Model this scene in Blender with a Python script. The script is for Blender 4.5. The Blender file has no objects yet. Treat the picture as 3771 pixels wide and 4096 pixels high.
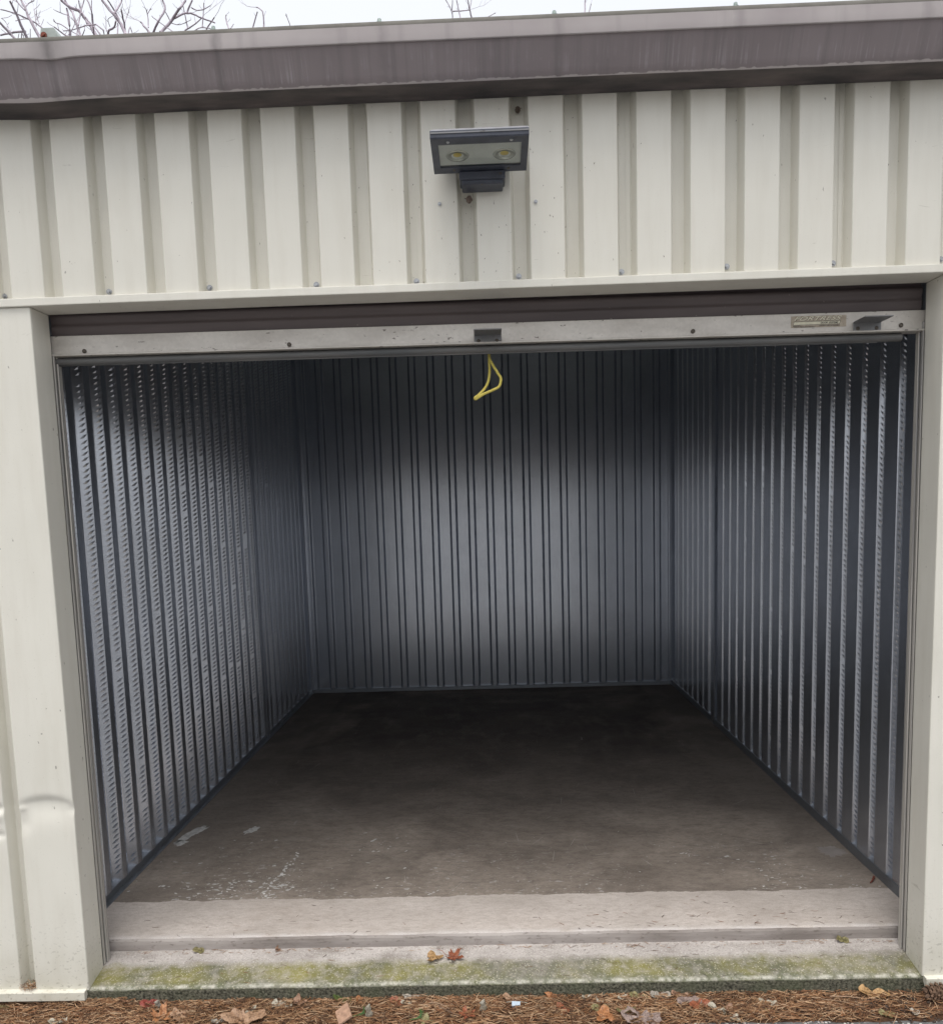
import bpy, math, random
from mathutils import Vector, Matrix, noise
random.seed(11)
D = bpy.data
SC = bpy.context.scene
COL = SC.collection
rad = math.radians

# ---------------------------------------------------------------- camera
cd = D.cameras.new('camera'); cam = D.objects.new('camera', cd); COL.objects.link(cam)
SC.camera = cam
yaw, pitch, roll = -.0256, -.1137, -.0303
fw = Vector((math.sin(yaw)*math.cos(pitch), math.cos(yaw)*math.cos(pitch), math.sin(pitch)))
rt = Vector((math.cos(yaw), -math.sin(yaw), 0)); upv = rt.cross(fw)
r2 = math.cos(roll)*rt + math.sin(roll)*upv
u2 = -math.sin(roll)*rt + math.cos(roll)*upv
m = Matrix((( r2.x, u2.x, -fw.x, .0055), (r2.y, u2.y, -fw.y, -2.5147), (r2.z, u2.z, -fw.z, 1.4912), (0, 0, 0, 1)))
cam.matrix_world = m
cd.sensor_fit = 'HORIZONTAL'; cd.sensor_width = 36; cd.lens = 36*3347/3771
cd.shift_x = 8.6/3771; cd.shift_y = 384.4/3771
cd.clip_start = .05; cd.clip_end = 2000

# ---------------------------------------------------------------- sky, sun, exposure
W = D.worlds.new('World'); SC.world = W; W.use_nodes = True
wn = W.node_tree; wn.nodes.clear()
SUN_EL, SUN_AZ = 79, 200          # overcast: high veiled sun behind the viewer
sky = wn.nodes.new('ShaderNodeTexSky'); sky.sky_type = 'NISHITA'; sky.sun_disc = False
sky.sun_elevation = rad(SUN_EL); sky.sun_rotation = rad(SUN_AZ)
sky.air_density = 1.0; sky.dust_density = 8.0; sky.ozone_density = 1.5
hs = wn.nodes.new('ShaderNodeHueSaturation'); hs.inputs['Saturation'].default_value = .42
bg = wn.nodes.new('ShaderNodeBackground'); bg.inputs['Strength'].default_value = .088
wo = wn.nodes.new('ShaderNodeOutputWorld')
gm = wn.nodes.new('ShaderNodeGamma'); gm.inputs['Gamma'].default_value = .40      # a cloud deck evens out the clear-sky brightness
mu = wn.nodes.new('ShaderNodeVectorMath'); mu.operation = 'SCALE'; mu.inputs['Scale'].default_value = 4.0
wn.links.new(sky.outputs[0], gm.inputs[0]); wn.links.new(gm.outputs[0], mu.inputs[0]); wn.links.new(mu.outputs[0], hs.inputs['Color']); wn.links.new(hs.outputs[0], bg.inputs[0]); wn.links.new(bg.outputs[0], wo.inputs[0])
sl = D.lights.new('sun', 'SUN'); sl.energy = 1.5; sl.angle = rad(50); sl.color = (1, .95, .88)
so = D.objects.new('sun', sl); COL.objects.link(so)
sd = Vector((math.sin(rad(SUN_AZ))*math.cos(rad(SUN_EL)), math.cos(rad(SUN_AZ))*math.cos(rad(SUN_EL)), math.sin(rad(SUN_EL))))
so.rotation_euler = sd.to_track_quat('Z', 'Y').to_euler()
so.location = sd*20
vs = SC.view_settings
vs.view_transform = 'Standard'; vs.look = 'None'; vs.gamma = 1; vs.use_curve_mapping = False
vs.exposure = 0.94
SC.cycles.max_bounces = 7; SC.cycles.glossy_bounces = 5; SC.cycles.diffuse_bounces = 4
SC.cycles.use_adaptive_sampling = True; SC.cycles.adaptive_threshold = .02

# ---------------------------------------------------------------- material helpers
class MT:
    def __init__(s, name):
        s.m = D.materials.new(name); s.m.use_nodes = True; s.t = s.m.node_tree
        s.b = s.t.nodes['Principled BSDF']; s.geo = None
    def n(s, t, **kw):
        x = s.t.nodes.new('ShaderNode'+t)
        for k, v in kw.items(): setattr(x, k, v)
        return x
    def L(s, a, b): s.t.links.new(a, b)
    def pos(s):
        if not s.geo: s.geo = s.n('NewGeometry')
        return s.geo.outputs['Position']
    def scaled(s, v):
        x = s.n('VectorMath', operation='MULTIPLY'); s.L(s.pos(), x.inputs[0]); x.inputs[1].default_value = v
        return x.outputs[0]
    def noise(s, scale, detail=3, vec=None, rough=.55, dist=0):
        x = s.n('TexNoise'); x.inputs['Scale'].default_value = scale; x.inputs['Detail'].default_value = detail
        x.inputs['Roughness'].default_value = rough; x.inputs['Distortion'].default_value = dist
        s.L(vec if vec is not None else s.pos(), x.inputs['Vector']); return x.outputs['Fac']
    def voro(s, scale, out='Distance', vec=None):
        x = s.n('TexVoronoi'); x.inputs['Scale'].default_value = scale
        s.L(vec if vec is not None else s.pos(), x.inputs['Vector']); return x.outputs[out]
    def ramp(s, fac, a, b, lo=0., hi=1.):
        x = s.n('MapRange', clamp=True); s.L(fac, x.inputs[0])
        x.inputs[1].default_value = a; x.inputs[2].default_value = b; x.inputs[3].default_value = lo; x.inputs[4].default_value = hi
        return x.outputs[0]
    def math(s, op, a, b):
        x = s.n('Math', operation=op)
        for i, v in enumerate((a, b)):
            if isinstance(v, (int, float)): x.inputs[i].default_value = v
            else: s.L(v, x.inputs[i])
        return x.outputs[0]
    def mix(s, fac, a, b, mode='MIX'):
        x = s.n('Mix', data_type='RGBA', blend_type=mode)
        if isinstance(fac, (int, float)): x.inputs[0].default_value = fac
        else: s.L(fac, x.inputs[0])
        for i, v in ((6, a), (7, b)):
            if isinstance(v, tuple): x.inputs[i].default_value = (*v[:3], 1)
            else: s.L(v, x.inputs[i])
        return x.outputs[2]
    def xyz(s):
        x = s.n('SeparateXYZ'); s.L(s.pos(), x.inputs[0]); return x.outputs
    def set(s, col=None, rough=None, metal=0, spec=.5):
        b = s.b
        if isinstance(col, tuple): b.inputs['Base Color'].default_value = (*col, 1)
        elif col is not None: s.L(col, b.inputs['Base Color'])
        if isinstance(rough, (int, float)): b.inputs['Roughness'].default_value = rough
        elif rough is not None: s.L(rough, b.inputs['Roughness'])
        b.inputs['Metallic'].default_value = metal
        b.inputs['Specular IOR Level'].default_value = spec
        return s
    def bump(s, h, strength=.3, dist=.01, prev=None):
        x = s.n('Bump'); x.inputs['Strength'].default_value = strength; x.inputs['Distance'].default_value = dist
        s.L(h, x.inputs['Height'])
        if prev: s.L(prev, x.inputs['Normal'])
        s.L(x.outputs[0], s.b.inputs['Normal']); return x.outputs[0]
M = {}
def simple(name, col, rough=.6, metal=0, var=.25, scale=30, spec=.5, bump=0):
    t = MT(name); f = t.noise(scale, 4)
    dk = tuple(c*(1-var) for c in col); lt = tuple(min(1, c*(1+var)) for c in col)
    t.set(t.mix(t.ramp(f, .3, .7), dk, lt), rough, metal, spec)
    if bump: t.bump(t.noise(scale*4, 3), bump, .002)
    M[name] = t.m; return t.m

# cream painted sheet steel
def cream(name, dirty):
    t = MT(name); x, y, z = t.xyz()
    c = t.mix(t.ramp(t.noise(2.2, 4), .3, .75), (.685, .668, .602), (.76, .742, .675))
    c = t.mix(t.ramp(t.noise(9, 5, t.scaled((3, 3, .35))), .45, .8, 0, .22), c, (.50, .46, .38))
    # specks of dirt, short dashes
    sp = t.ramp(t.noise(70, 2, t.scaled((1, 1, .55))), .735, .76)
    c = t.mix(t.math('MULTIPLY', sp, .55), c, (.08, .06, .045))
    c = t.mix(t.ramp(t.noise(1, 4, t.scaled((9, 9, 60)), .7, 1.0), .70, .72, 0, .35), c, (.30, .27, .22))
    c = t.mix(t.ramp(t.noise(240, 2), .66, .72, 0, .18), c, (.35, .32, .26))
    if dirty:   # splashed soil in the bottom hand's breadth
        low = t.ramp(z, .30, .0)
        sp2 = t.ramp(t.noise(120, 3, t.scaled((.7, .7, 1))), .60, .66)
        c = t.mix(t.math('MULTIPLY', low, t.math('MULTIPLY', sp2, .4)), c, (.12, .10, .07))
        c = t.mix(t.math('MULTIPLY', t.ramp(z, .16, .0), t.ramp(t.noise(12, 4), .3, .7, .1, .5)), c, (.42, .40, .30))
    t.set(c, t.ramp(t.noise(6, 3), .3, .7, .34, .48), 0, .5)
    b = t.bump(t.noise(3.1, 2, t.scaled((1, 1, .4))), .25, .02)
    t.bump(t.noise(420, 2), .05, .001, b)
    M[name] = t.m
cream('cream_paint', False); cream('cream_paint_low', True)

# weathered brown eave steel with pale run-off streaks
t = MT('eave_brown'); x, y, z = t.xyz()
c = t.mix(t.ramp(t.noise(3, 4), .3, .7), (.20, .170, .178), (.26, .225, .232))
st = t.noise(1, 3, t.scaled((120, 1, 3.0)), .6, .6)
msk = t.ramp(t.noise(1, 4, t.scaled((7, 1, 14)), .65), .40, .62)
band = t.math('MULTIPLY', t.ramp(z, 2.663, 2.668), t.ramp(z, 2.735, 2.695))
c = t.mix(t.math('MULTIPLY', t.math('MULTIPLY', t.ramp(st, .52, .6), msk), t.math('MULTIPLY', band, .5)), c, (.38, .35, .365))
c = t.mix(t.math('MULTIPLY', t.ramp(t.noise(1, 3, t.scaled((40, 1, 1))), .5, .75), .4), c, (.115, .105, .11))
edge = t.math('SUBTRACT', z, t.math('MULTIPLY', t.ramp(t.noise(1, 1, t.scaled((52, 1, 1))), .4, .65), .0028))
c = t.mix(t.ramp(edge, 2.6575, 2.6560), c, (.44, .40, .40))
def runs(t, c, x, col, amt):      # dirty runs below the strap bolts
    for i, bx in enumerate((-1.15, -.694, -.248, .217, .694, 1.182)):
        d = t.math('ABSOLUTE', t.math('SUBTRACT', t.math('ADD', x, t.math('MULTIPLY', t.noise(40, 2), .02)), bx+.018), 0)
        c = t.mix(t.math('MULTIPLY', t.ramp(d, .020, .002), amt*(1 if i < 2 else .6)), c, col)
    return c
c = runs(t, c, x, (.10, .09, .095), .3)
t.set(c, .42, 0, .5); t.bump(t.noise(2.5, 2), .2, .02); M['eave_brown'] = t.m
t = MT('eave_lip'); x, y, z = t.xyz()
c = t.mix(t.ramp(t.noise(4, 4), .3, .7), (.34, .305, .31), (.42, .385, .385))
c = t.mix(t.math('MULTIPLY', t.ramp(t.noise(1, 3, t.scaled((22, 1, 1.5))), .55, .75), .5), c, (.25, .23, .23))
c = runs(t, c, x, (.17, .155, .155), .6)
t.set(c, .45, 0, .5); t.bump(t.noise(2, 2), .2, .02); M['eave_lip'] = t.m
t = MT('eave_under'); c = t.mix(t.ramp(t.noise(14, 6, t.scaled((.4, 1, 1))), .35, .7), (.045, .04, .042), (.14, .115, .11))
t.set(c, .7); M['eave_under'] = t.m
simple('eave_hem', (.13, .125, .115), .9, 0, .2, 12, .08)

# galvanised steel
def galv(name, base, rough, metal, spang=True, dirt=.0):
    t = MT(name)
    v = t.voro(130, 'Color'); sx = t.n('SeparateColor'); t.L(v, sx.inputs[0])
    c = t.mix(sx.outputs[0], tuple(b*.95 for b in base), tuple(min(1, b*1.05) for b in base))
    c = t.mix(t.ramp(t.noise(5, 5), .35, .75, 0, .4), c, tuple(b*.72 for b in base))
    r = t.ramp(sx.outputs[1], 0, 1, rough-.008, rough+.010)
    if dirt:
        d = t.ramp(t.noise(60, 3, t.scaled((.6, 1, 1.6))), .66, .70)
        c = t.mix(t.math('MULTIPLY', d, dirt), c, (.07, .055, .05))
        c = t.mix(t.ramp(t.noise(18, 5, t.scaled((.3, 1, 1))), .4, .8, 0, dirt*.6), c, (.26, .23, .20))
    t.set(c, r, metal, .5)
    b = t.bump(t.noise(2.4, 2, t.scaled((1, 1, .3))), .10, .02)
    M[name] = t.m
galv('galvanised_wall', (.565, .60, .668), .245, .86)
galv('galvanised_bar', (.60, .57, .53), .5, .45, True, .75)
galv('galvanised_dark', (.22, .225, .235), .5, .6, True, .6)
galv('base_angle_steel', (.26, .28, .31), .5, .75, True, .4)
t = MT('track_steel'); c = t.mix(t.ramp(t.noise(1, 5, t.scaled((260, 260, .9))), .36, .62), (.20, .20, .205), (.60, .57, .52))
t.set(c, .5, .25); M['track_steel'] = t.m
t = MT('door_brown'); c = t.mix(t.ramp(t.noise(7, 5, t.scaled((.25, 1, 2))), .35, .7), (.078, .062, .064), (.125, .100, .100))
c = t.mix(t.ramp(t.noise(160, 1), .80, .82, 0, .8), c, (.4, .38, .34))
t.set(c, .42, 0, .5); M['door_brown'] = t.m
t = MT('rubber'); c = t.mix(t.ramp(t.noise(8, 6, t.scaled((.25, 1, 1.4))), .35, .75), (.075, .08, .085), (.19, .18, .17))
t.set(c, .55); M['rubber'] = t.m
simple('bolt_steel', (.11, .095, .08), .55, .5, .4, 200)
simple('screw_steel', (.42, .43, .45), .38, .8, .3, 300)
simple('screw_patina', (.30, .36, .34), .5, .4, .4, 150)
simple('rust', (.20, .055, .035), .8, 0, .4, 200)
simple('roof_steel', (.36, .40, .38), .5, .3, .25, 14)

# concrete
t = MT('floor_concrete'); x, y, z = t.xyz()
light = t.mix(t.ramp(t.noise(5, 6, t.scaled((.6, 1, 1))), .3, .72), (.46, .41, .375), (.69, .63, .59))
light = t.mix(t.ramp(t.noise(80, 5, t.scaled((.45, 1, 1)), .75), .46, .70, 0, .6), light, (.32, .27, .23))
light = t.mix(t.ramp(t.noise(3.0, 5, t.scaled((1, 1.6, 1)), .65), .50, .72, 0, .55), light, (.36, .30, .255))
light = t.mix(t.ramp(t.noise(240, 3), .60, .68, 0, .6), light, (.68, .64, .60))
wear = t.ramp(y, .215, .18); light = t.mix(t.math('MULTIPLY', wear, t.ramp(t.noise(12, 4), .3, .6)), light, (.64, .61, .60))
seal = t.mix(t.ramp(t.noise(2.6, 6, t.scaled((.7, 1, 1)), .6, .6), .34, .7), (.20, .167, .142), (.43, .365, .31))
sx_ = t.math('MULTIPLY', t.ramp(t.noise(1.1, 4, t.scaled((.6, .55, 1)), .6, .8), .28, .46), t.ramp(y, 1.0, 2.7))  # oily stain, broadened so light falloff with depth is painted into the colour
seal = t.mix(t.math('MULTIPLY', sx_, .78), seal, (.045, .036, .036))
seal = t.mix(t.ramp(t.noise(9, 5, t.scaled((1, .5, 1))), .52, .75, 0, .5), seal, (.27, .235, .205))
seal = t.mix(t.ramp(t.noise(1, 5, t.scaled((6, 55, 1)), .6), .6, .72, 0, .5), seal, (.055, .045, .04))
nearf = t.ramp(y, 1.25, .55)
fl = t.ramp(t.noise(1, 5, t.scaled((30, 55, 1)), .68, .5), .610, .630)
flm = t.ramp(t.noise(2.0, 3), .40, .55)
seal = t.mix(t.math('MULTIPLY', t.math('MULTIPLY', fl, flm), nearf), seal, (.56, .54, .52))
scr = t.ramp(t.noise(1, 3, t.scaled((70, 7, 1)), .5, 1.2), .72, .735)
seal = t.mix(t.ramp(t.noise(30, 6, t.scaled((.6, 1, 1)), .75), .45, .72, 0, .5), seal, (.075, .06, .05))
seal = t.mix(t.math('MULTIPLY', scr, .5), seal, (.45, .42, .40))
seal = t.mix(t.math('MULTIPLY', t.ramp(t.math('ADD', t.math('ABSOLUTE', x, 0), t.math('MULTIPLY', t.noise(3, 4), .06)), 1.195, 1.225), .18), seal, (.30, .26, .225))
seal = t.mix(t.ramp(t.noise(1, 5, t.scaled((60, 190, 1)), .7), .50, .70, 0, .5), seal, (.07, .058, .05))
seal = t.mix(t.ramp(t.noise(330, 3), .50, .70, 0, .5), seal, (.30, .27, .24))
seal = t.mix(t.ramp(t.noise(1, 4, t.scaled((9, 75, 1)), .6, 2.0), .70, .712, 0, .55), seal, (.40, .37, .34))
light = t.mix(t.ramp(t.noise(300, 3), .46, .66, 0, .45), light, (.36, .315, .28))
edge = t.math('ADD', y, t.math('MULTIPLY', t.math('SUBTRACT', t.noise(8, 6, None, .62), .5), .060))
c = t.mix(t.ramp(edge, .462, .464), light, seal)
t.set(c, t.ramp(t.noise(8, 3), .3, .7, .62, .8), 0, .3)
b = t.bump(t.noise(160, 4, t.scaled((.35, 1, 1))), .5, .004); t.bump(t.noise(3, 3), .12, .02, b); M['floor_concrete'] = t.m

t = MT('apron_concrete'); x, y, z = t.xyz()
base = t.mix(t.ramp(t.noise(4, 5), .3, .7), (.40, .365, .345), (.60, .56, .535))
base = t.mix(t.ramp(t.noise(160, 3), .52, .68, 0, .5), base, (.20, .175, .15))
wob = t.math('ADD', y, t.math('MULTIPLY', t.math('SUBTRACT', t.noise(7, 6, None, .68), .5), .085))
msk = t.math('MULTIPLY', t.ramp(wob, .122, .085), t.ramp(t.noise(2.2, 3, t.scaled((1, .4, 1))), .25, .5, .55, 1))
moss = t.mix(t.ramp(t.noise(3.6, 5, t.scaled((1, .8, 1)), .65), .42, .66), (.145, .145, .095), (.265, .245, .075))
moss = t.mix(t.ramp(wob, .035, .0), moss, (.15, .16, .105))
spk = t.ramp(t.voro(125), .36, .24)
keep = t.ramp(t.noise(260, 2), .44, .56)
moss2 = t.mix(t.math('MULTIPLY', spk, keep), moss, (.46, .43, .31))
base = t.mix(t.ramp(t.noise(14, 5, t.scaled((.5, 1, 1)), .65), .48, .70, 0, .7), base, (.235, .205, .18))
base = t.mix(t.math('MULTIPLY', spk, t.ramp(t.noise(240, 2), .5, .6)), base, (.66, .63, .60))
msk = t.math('MULTIPLY', msk, t.ramp(t.noise(34, 5, None, .7), .30, .56, .45, 1))
c = t.mix(msk, base, moss2)
lip = t.math('MULTIPLY', t.math('MULTIPLY', t.ramp(y, .016, .006), t.ramp(z, -.008, -.003)), t.ramp(t.noise(22, 6, None, .7), .44, .62))
c = t.mix(t.math('MULTIPLY', lip, .85), c, (.62, .60, .53))
face = t.ramp(z, -.006, -.012)
fc = t.mix(t.ramp(t.noise(120, 4), .35, .65), (.030, .030, .022), (.185, .178, .135))
fc = t.mix(t.ramp(t.noise(6, 3), .45, .7, 0, .5), fc, (.105, .12, .07))
c = t.mix(face, c, fc)
t.set(c, .88, 0, .25)
b = t.bump(t.noise(190, 4), .8, .006); t.bump(t.noise(45, 3), .5, .006, b); M['apron_concrete'] = t.m
t = MT('riser_concrete')
c = t.mix(t.ramp(t.noise(8, 6, t.scaled((.35, 1, 1.5))), .3, .7), (.21, .185, .17), (.42, .385, .365))
c = t.mix(t.ramp(t.noise(90, 3, t.scaled((.4, 1, 1))), .58, .70, 0, .55), c, (.12, .10, .085))
t.set(c, .9, 0, .2); t.bump(t.noise(70, 4, t.scaled((.4, 1, 1))), .5, .004); M['riser_concrete'] = t.m
simple('white_paint', (.60, .59, .57), .8, 0, .35, 90)

simple('scratch_grey', (.40, .37, .34), .8, 0, .2, 90)
# ground
t = MT('litter_soil'); c = t.mix(t.ramp(t.noise(26, 6, None, .7), .3, .7), (.030, .018, .012), (.12, .065, .038))
t.set(c, .95, 0, .1)
t.bump(t.noise(90, 4), .8, .01); M['litter_soil'] = t.m
t = MT('asphalt'); c = t.mix(t.ramp(t.noise(40, 5), .3, .7), (.078, .079, .081), (.155, .155, .157))
sx = t.n('SeparateColor'); t.L(t.voro(95, 'Color'), sx.inputs[0])
c = t.mix(t.math('MULTIPLY', t.ramp(t.voro(95), .42, .34), t.ramp(sx.outputs[0], .45, .55)), c, (.50, .485, .46))
t.set(c, .85, 0, .3); t.bump(t.voro(95), .6, .004); M['asphalt'] = t.m

def attr_mat(name, rough=.8, spec=.2, trans=0, veins=False):
    t = MT(name); a = t.n('Attribute', attribute_name='tint')
    c = t.mix(t.ramp(t.noise(120, 3), .35, .7, 0, .4), a.outputs['Color'], (.10, .06, .035), 'MIX')
    t.set(c, rough, 0, spec); M[name] = t.m
attr_mat('needle')
def leafmat(name, col, col2):
    t = MT(name); c = t.mix(t.ramp(t.noise(70, 5, None, .6, .5), .35, .68), col, col2)
    c = t.mix(t.ramp(t.noise(200, 4), .50, .66, 0, .75), c, tuple(v*.35 for v in col))
    t.set(c, .55, 0, .4); t.bump(t.noise(110, 3), .4, .003); M[name] = t.m
for n, a, b in [('leaf_orange', (.30, .125, .05), (.42, .20, .09)), ('leaf_rust', (.22, .065, .032), (.33, .115, .055)), ('leaf_red', (.20, .035, .025), (.30, .07, .05)),
                ('leaf_tan', (.28, .165, .10), (.40, .26, .17)), ('leaf_olive', (.16, .145, .06), (.27, .23, .11)), ('leaf_pale', (.30, .26, .19), (.50, .47, .40)),
                ('leaf_brown', (.20, .11, .07), (.33, .20, .13)), ('leaf_mauve', (.20, .145, .125), (.31, .235, .21)), ('leaf_grey', (.26, .23, .19), (.40, .36, .31)),
                ('leaf_green', (.05, .085, .02), (.12, .13, .04)), ('leaf_gold', (.34, .20, .085), (.50, .32, .15))]: leafmat(n, a, b)
simple('bark_chip', (.38, .24, .17), .9, 0, .25, 60, .2, .5)
simple('paper_blue', (.50, .60, .70), .7, 0, .08, 60)
simple('green_needle', (.055, .12, .03), .6, 0, .3, 60)
simple('twig_wood', (.30, .20, .13), .85, 0, .35, 60)
simple('branch_bark', (.36, .32, .37), .85, 0, .35, 9, .2)
simple('cone_scale', (.14, .085, .055), .8, 0, .5, 90)
simple('soil_dark', (.075, .058, .048), .95, 0, .5, 60, .1, .8)
simple('mud', (.16, .125, .105), .95, 0, .4, 160, .1, .8)
# flood light
simple('lamp_paint', (.055, .062, .085), .42, .1, .2, 40)
simple('lamp_reflector', (.90, .92, .90), .35, .0, .06, 20)
simple('lamp_cup', (.72, .73, .70), .22, .5, .05, 20)
simple('led_yellow', (.90, .74, .22), .4, 0, .1, 80)
t = MT('lamp_glass'); t.t.nodes.remove(t.b); o = t.t.nodes['Material Output']
g1 = t.n('BsdfTransparent'); g1.inputs[0].default_value = (.93, .96, .95, 1); g2 = t.n('BsdfGlossy'); g2.inputs['Roughness'].default_value = .04
fr = t.n('Fresnel'); fr.inputs[0].default_value = 1.5; mx = t.n('MixShader')
t.L(fr.outputs[0], mx.inputs[0]); t.L(g1.outputs[0], mx.inputs[1]); t.L(g2.outputs[0], mx.inputs[2]); t.L(mx.outputs[0], o.inputs[0]); M['lamp_glass'] = t.m
# rope and sticker
t = MT('rope_yellow'); c = t.mix(t.ramp(t.noise(330, 3), .35, .7), (.46, .36, .06), (.80, .72, .22)); t.set(c, .75, 0, .3); t.bump(t.noise(500, 2), .6, .003); M['rope_yellow'] = t.m
t = MT('sticker_tan'); c = t.mix(t.ramp(t.noise(90, 5), .35, .7), (.30, .25, .19), (.44, .385, .31)); t.set(c, .5); M['sticker_tan'] = t.m
simple('print_cream', (.62, .59, .46), .5, 0, .1, 90)
simple('print_black', (.035, .03, .028), .6, 0, .2, 90)

# ---------------------------------------------------------------- mesh helpers
class MB:
    def __init__(s): s.v = []; s.f = []; s.mi = []; s.c = []
    def add(s, vs_, fs, mi=0):
        o = len(s.v); s.v += [tuple(p) for p in vs_]; s.f += [tuple(i+o for i in q) for q in fs]; s.mi += [mi]*len(fs)
    def box(s, x0, x1, y0, y1, z0, z1, mi=0, bev=0):
        if bev:
            b = min(bev, (x1-x0)*.45, (y1-y0)*.45, (z1-z0)*.45)
            rings = []
            for z, k in ((z0, b), (z0+b, 0), (z1-b, 0), (z1, b)):
                kk = k
                rings.append([(x0+b+(0 if k else 0)-(0), y0+kk, z), (x1-b, y0+kk, z), (x1-kk, y0+b, z), (x1-kk, y1-b, z), (x1-b, y1-kk, z), (x0+b, y1-kk, z), (x0+kk, y1-b, z), (x0+kk, y0+b, z)])
            vs_ = [p for r in rings for p in r]; fs = []
            for a in range(3):
                for i in range(8): fs.append((a*8+i, a*8+(i+1) % 8, a*8+8+(i+1) % 8, a*8+8+i))
            fs.append(tuple(range(7, -1, -1))); fs.append(tuple(range(24, 32)))
            s.add(vs_, fs, mi); return
        vs_ = [(x, y, z) for z in (z0, z1) for y in (y0, y1) for x in (x0, x1)]
        s.add(vs_, [(0, 2, 3, 1), (4, 5, 7, 6), (0, 1, 5, 4), (1, 3, 7, 5), (3, 2, 6, 7), (2, 0, 4, 6)], mi)
    def loft(s, rows, closed=False, mi=0):
        n = len(rows[0]); vs_ = [p for r in rows for p in r]; fs = []
        for a in range(len(rows)-1):
            for i in range(n if closed else n-1):
                j = (i+1) % n; fs.append((a*n+i, a*n+j, (a+1)*n+j, (a+1)*n+i))
        s.add(vs_, fs, mi)
    def tube(s, pts, r, k=6, caps=True):
        pts = [Vector(p) for p in pts]; rows = []
        up0 = Vector((0, 0, 1))
        for i, p in enumerate(pts):
            d = (pts[min(i+1, len(pts)-1)]-pts[max(i-1, 0)])
            d = d.normalized() if d.length > 1e-9 else Vector((0, 0, 1))
            a = d.cross(up0); a = a.normalized() if a.length > .05 else d.cross(Vector((0, 1, 0))).normalized()
            b = d.cross(a); rr = r[i] if isinstance(r, (list, tuple)) else r
            rows.append([p+rr*(math.cos(q*2*math.pi/k)*a+math.sin(q*2*math.pi/k)*b) for q in range(k)])
        o = len(s.v); s.loft(rows, True)
        if caps:
            s.f.append(tuple(o+i for i in range(k))); s.f.append(tuple(o+(len(pts)-1)*k+i for i in reversed(range(k)))); s.mi += [0, 0]
    def cyl(s, c, ax, r, h, k=12, r2_=None):
        c = Vector(c); ax = Vector(ax).normalized()
        s.tube([c, c+ax*h], [r, r if r2_ is None else r2_], k)
    def build(s, name, mats, parent=None, smooth=False, loc=None):
        me = D.meshes.new(name); me.from_pydata(s.v, [], s.f); me.update()
        if not isinstance(mats, (list, tuple)): mats = [mats]
        for q in mats: me.materials.append(M[q])
        me.polygons.foreach_set('material_index', s.mi)
        if smooth: me.polygons.foreach_set('use_smooth', [True]*len(me.polygons))
        return link(name, me, parent, loc)
def link(name, me, parent=None, loc=None):
    o = D.objects.new(name, me); COL.objects.link(o)
    if loc is not None: o.location = loc
    if parent:
        o.parent = parent
        if parent.parent is None: o.matrix_parent_inverse = Matrix.Translation(-parent.location)
    return o
def tag(o, label=None, cat=None, group=None, kind=None):
    if label: o['label'] = label
    if cat: o['category'] = cat
    if group: o['group'] = group
    if kind: o['kind'] = kind
    return o
def empty(name, label, cat, group=None, loc=(0, 0, 0)):
    o = D.objects.new(name, None); COL.objects.link(o); o.location = loc; o.empty_display_size = .1
    return tag(o, label, cat, group)
def rounded(pts, r, n=3):
    out = [Vector(pts[0]).to_2d()]
    for i in range(1, len(pts)-1):
        p0, p, p1 = (Vector(q).to_2d() for q in pts[i-1:i+2])
        a = (p0-p); b = (p1-p); rr = min(r, a.length*.45, b.length*.45)
        A = p+a.normalized()*rr; B = p+b.normalized()*rr
        for k in range(n+1):
            u = k/n; out.append((1-u)**2*A+2*u*(1-u)*p+u*u*B)
    out.append(Vector(pts[-1]).to_2d()); return out
def nz(*a): return noise.noise(Vector(a))

# ================================================================ GROUND
P = .1524; X0 = -1.2222; XL, XR, H = -1.322, 1.329, 2.1305
def grid(x0, x1, nx, ys, zf):
    b = MB(); b.loft([[(x0+(x1-x0)*i/nx, y, zf(x0+(x1-x0)*i/nx, y)) for i in range(nx+1)] for y in ys]); return b
tag(grid(-400, 400, 8, [-400, -60, 0, 60, 400], lambda x, y: -.16).build('ground', 'soil_dark'), kind='structure')
def road_edge(x): return -.137+.008*x+.010*nz(x*3, 1, 0)+.006*nz(x*13, 2, 0)
b = MB(); xs = [-60, -8, -3]+[-2.2+i*.02 for i in range(221)]+[3, 8, 60]
b.loft([[(x, yy if yy is not None else road_edge(x), -.062+(.004*nz(x*9, (yy or 0)*9, 3) if yy is None or yy > -2 else 0)) for x in xs] for yy in (-60, -8, -1, -.4, -.25, None)])
b.loft([[(x, road_edge(x), -.062+.004*nz(x*9, 0, 3)) for x in xs], [(x, road_edge(x)+.012, -.12) for x in xs]])
tag(b.build('road', 'asphalt'), kind='structure')
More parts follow.
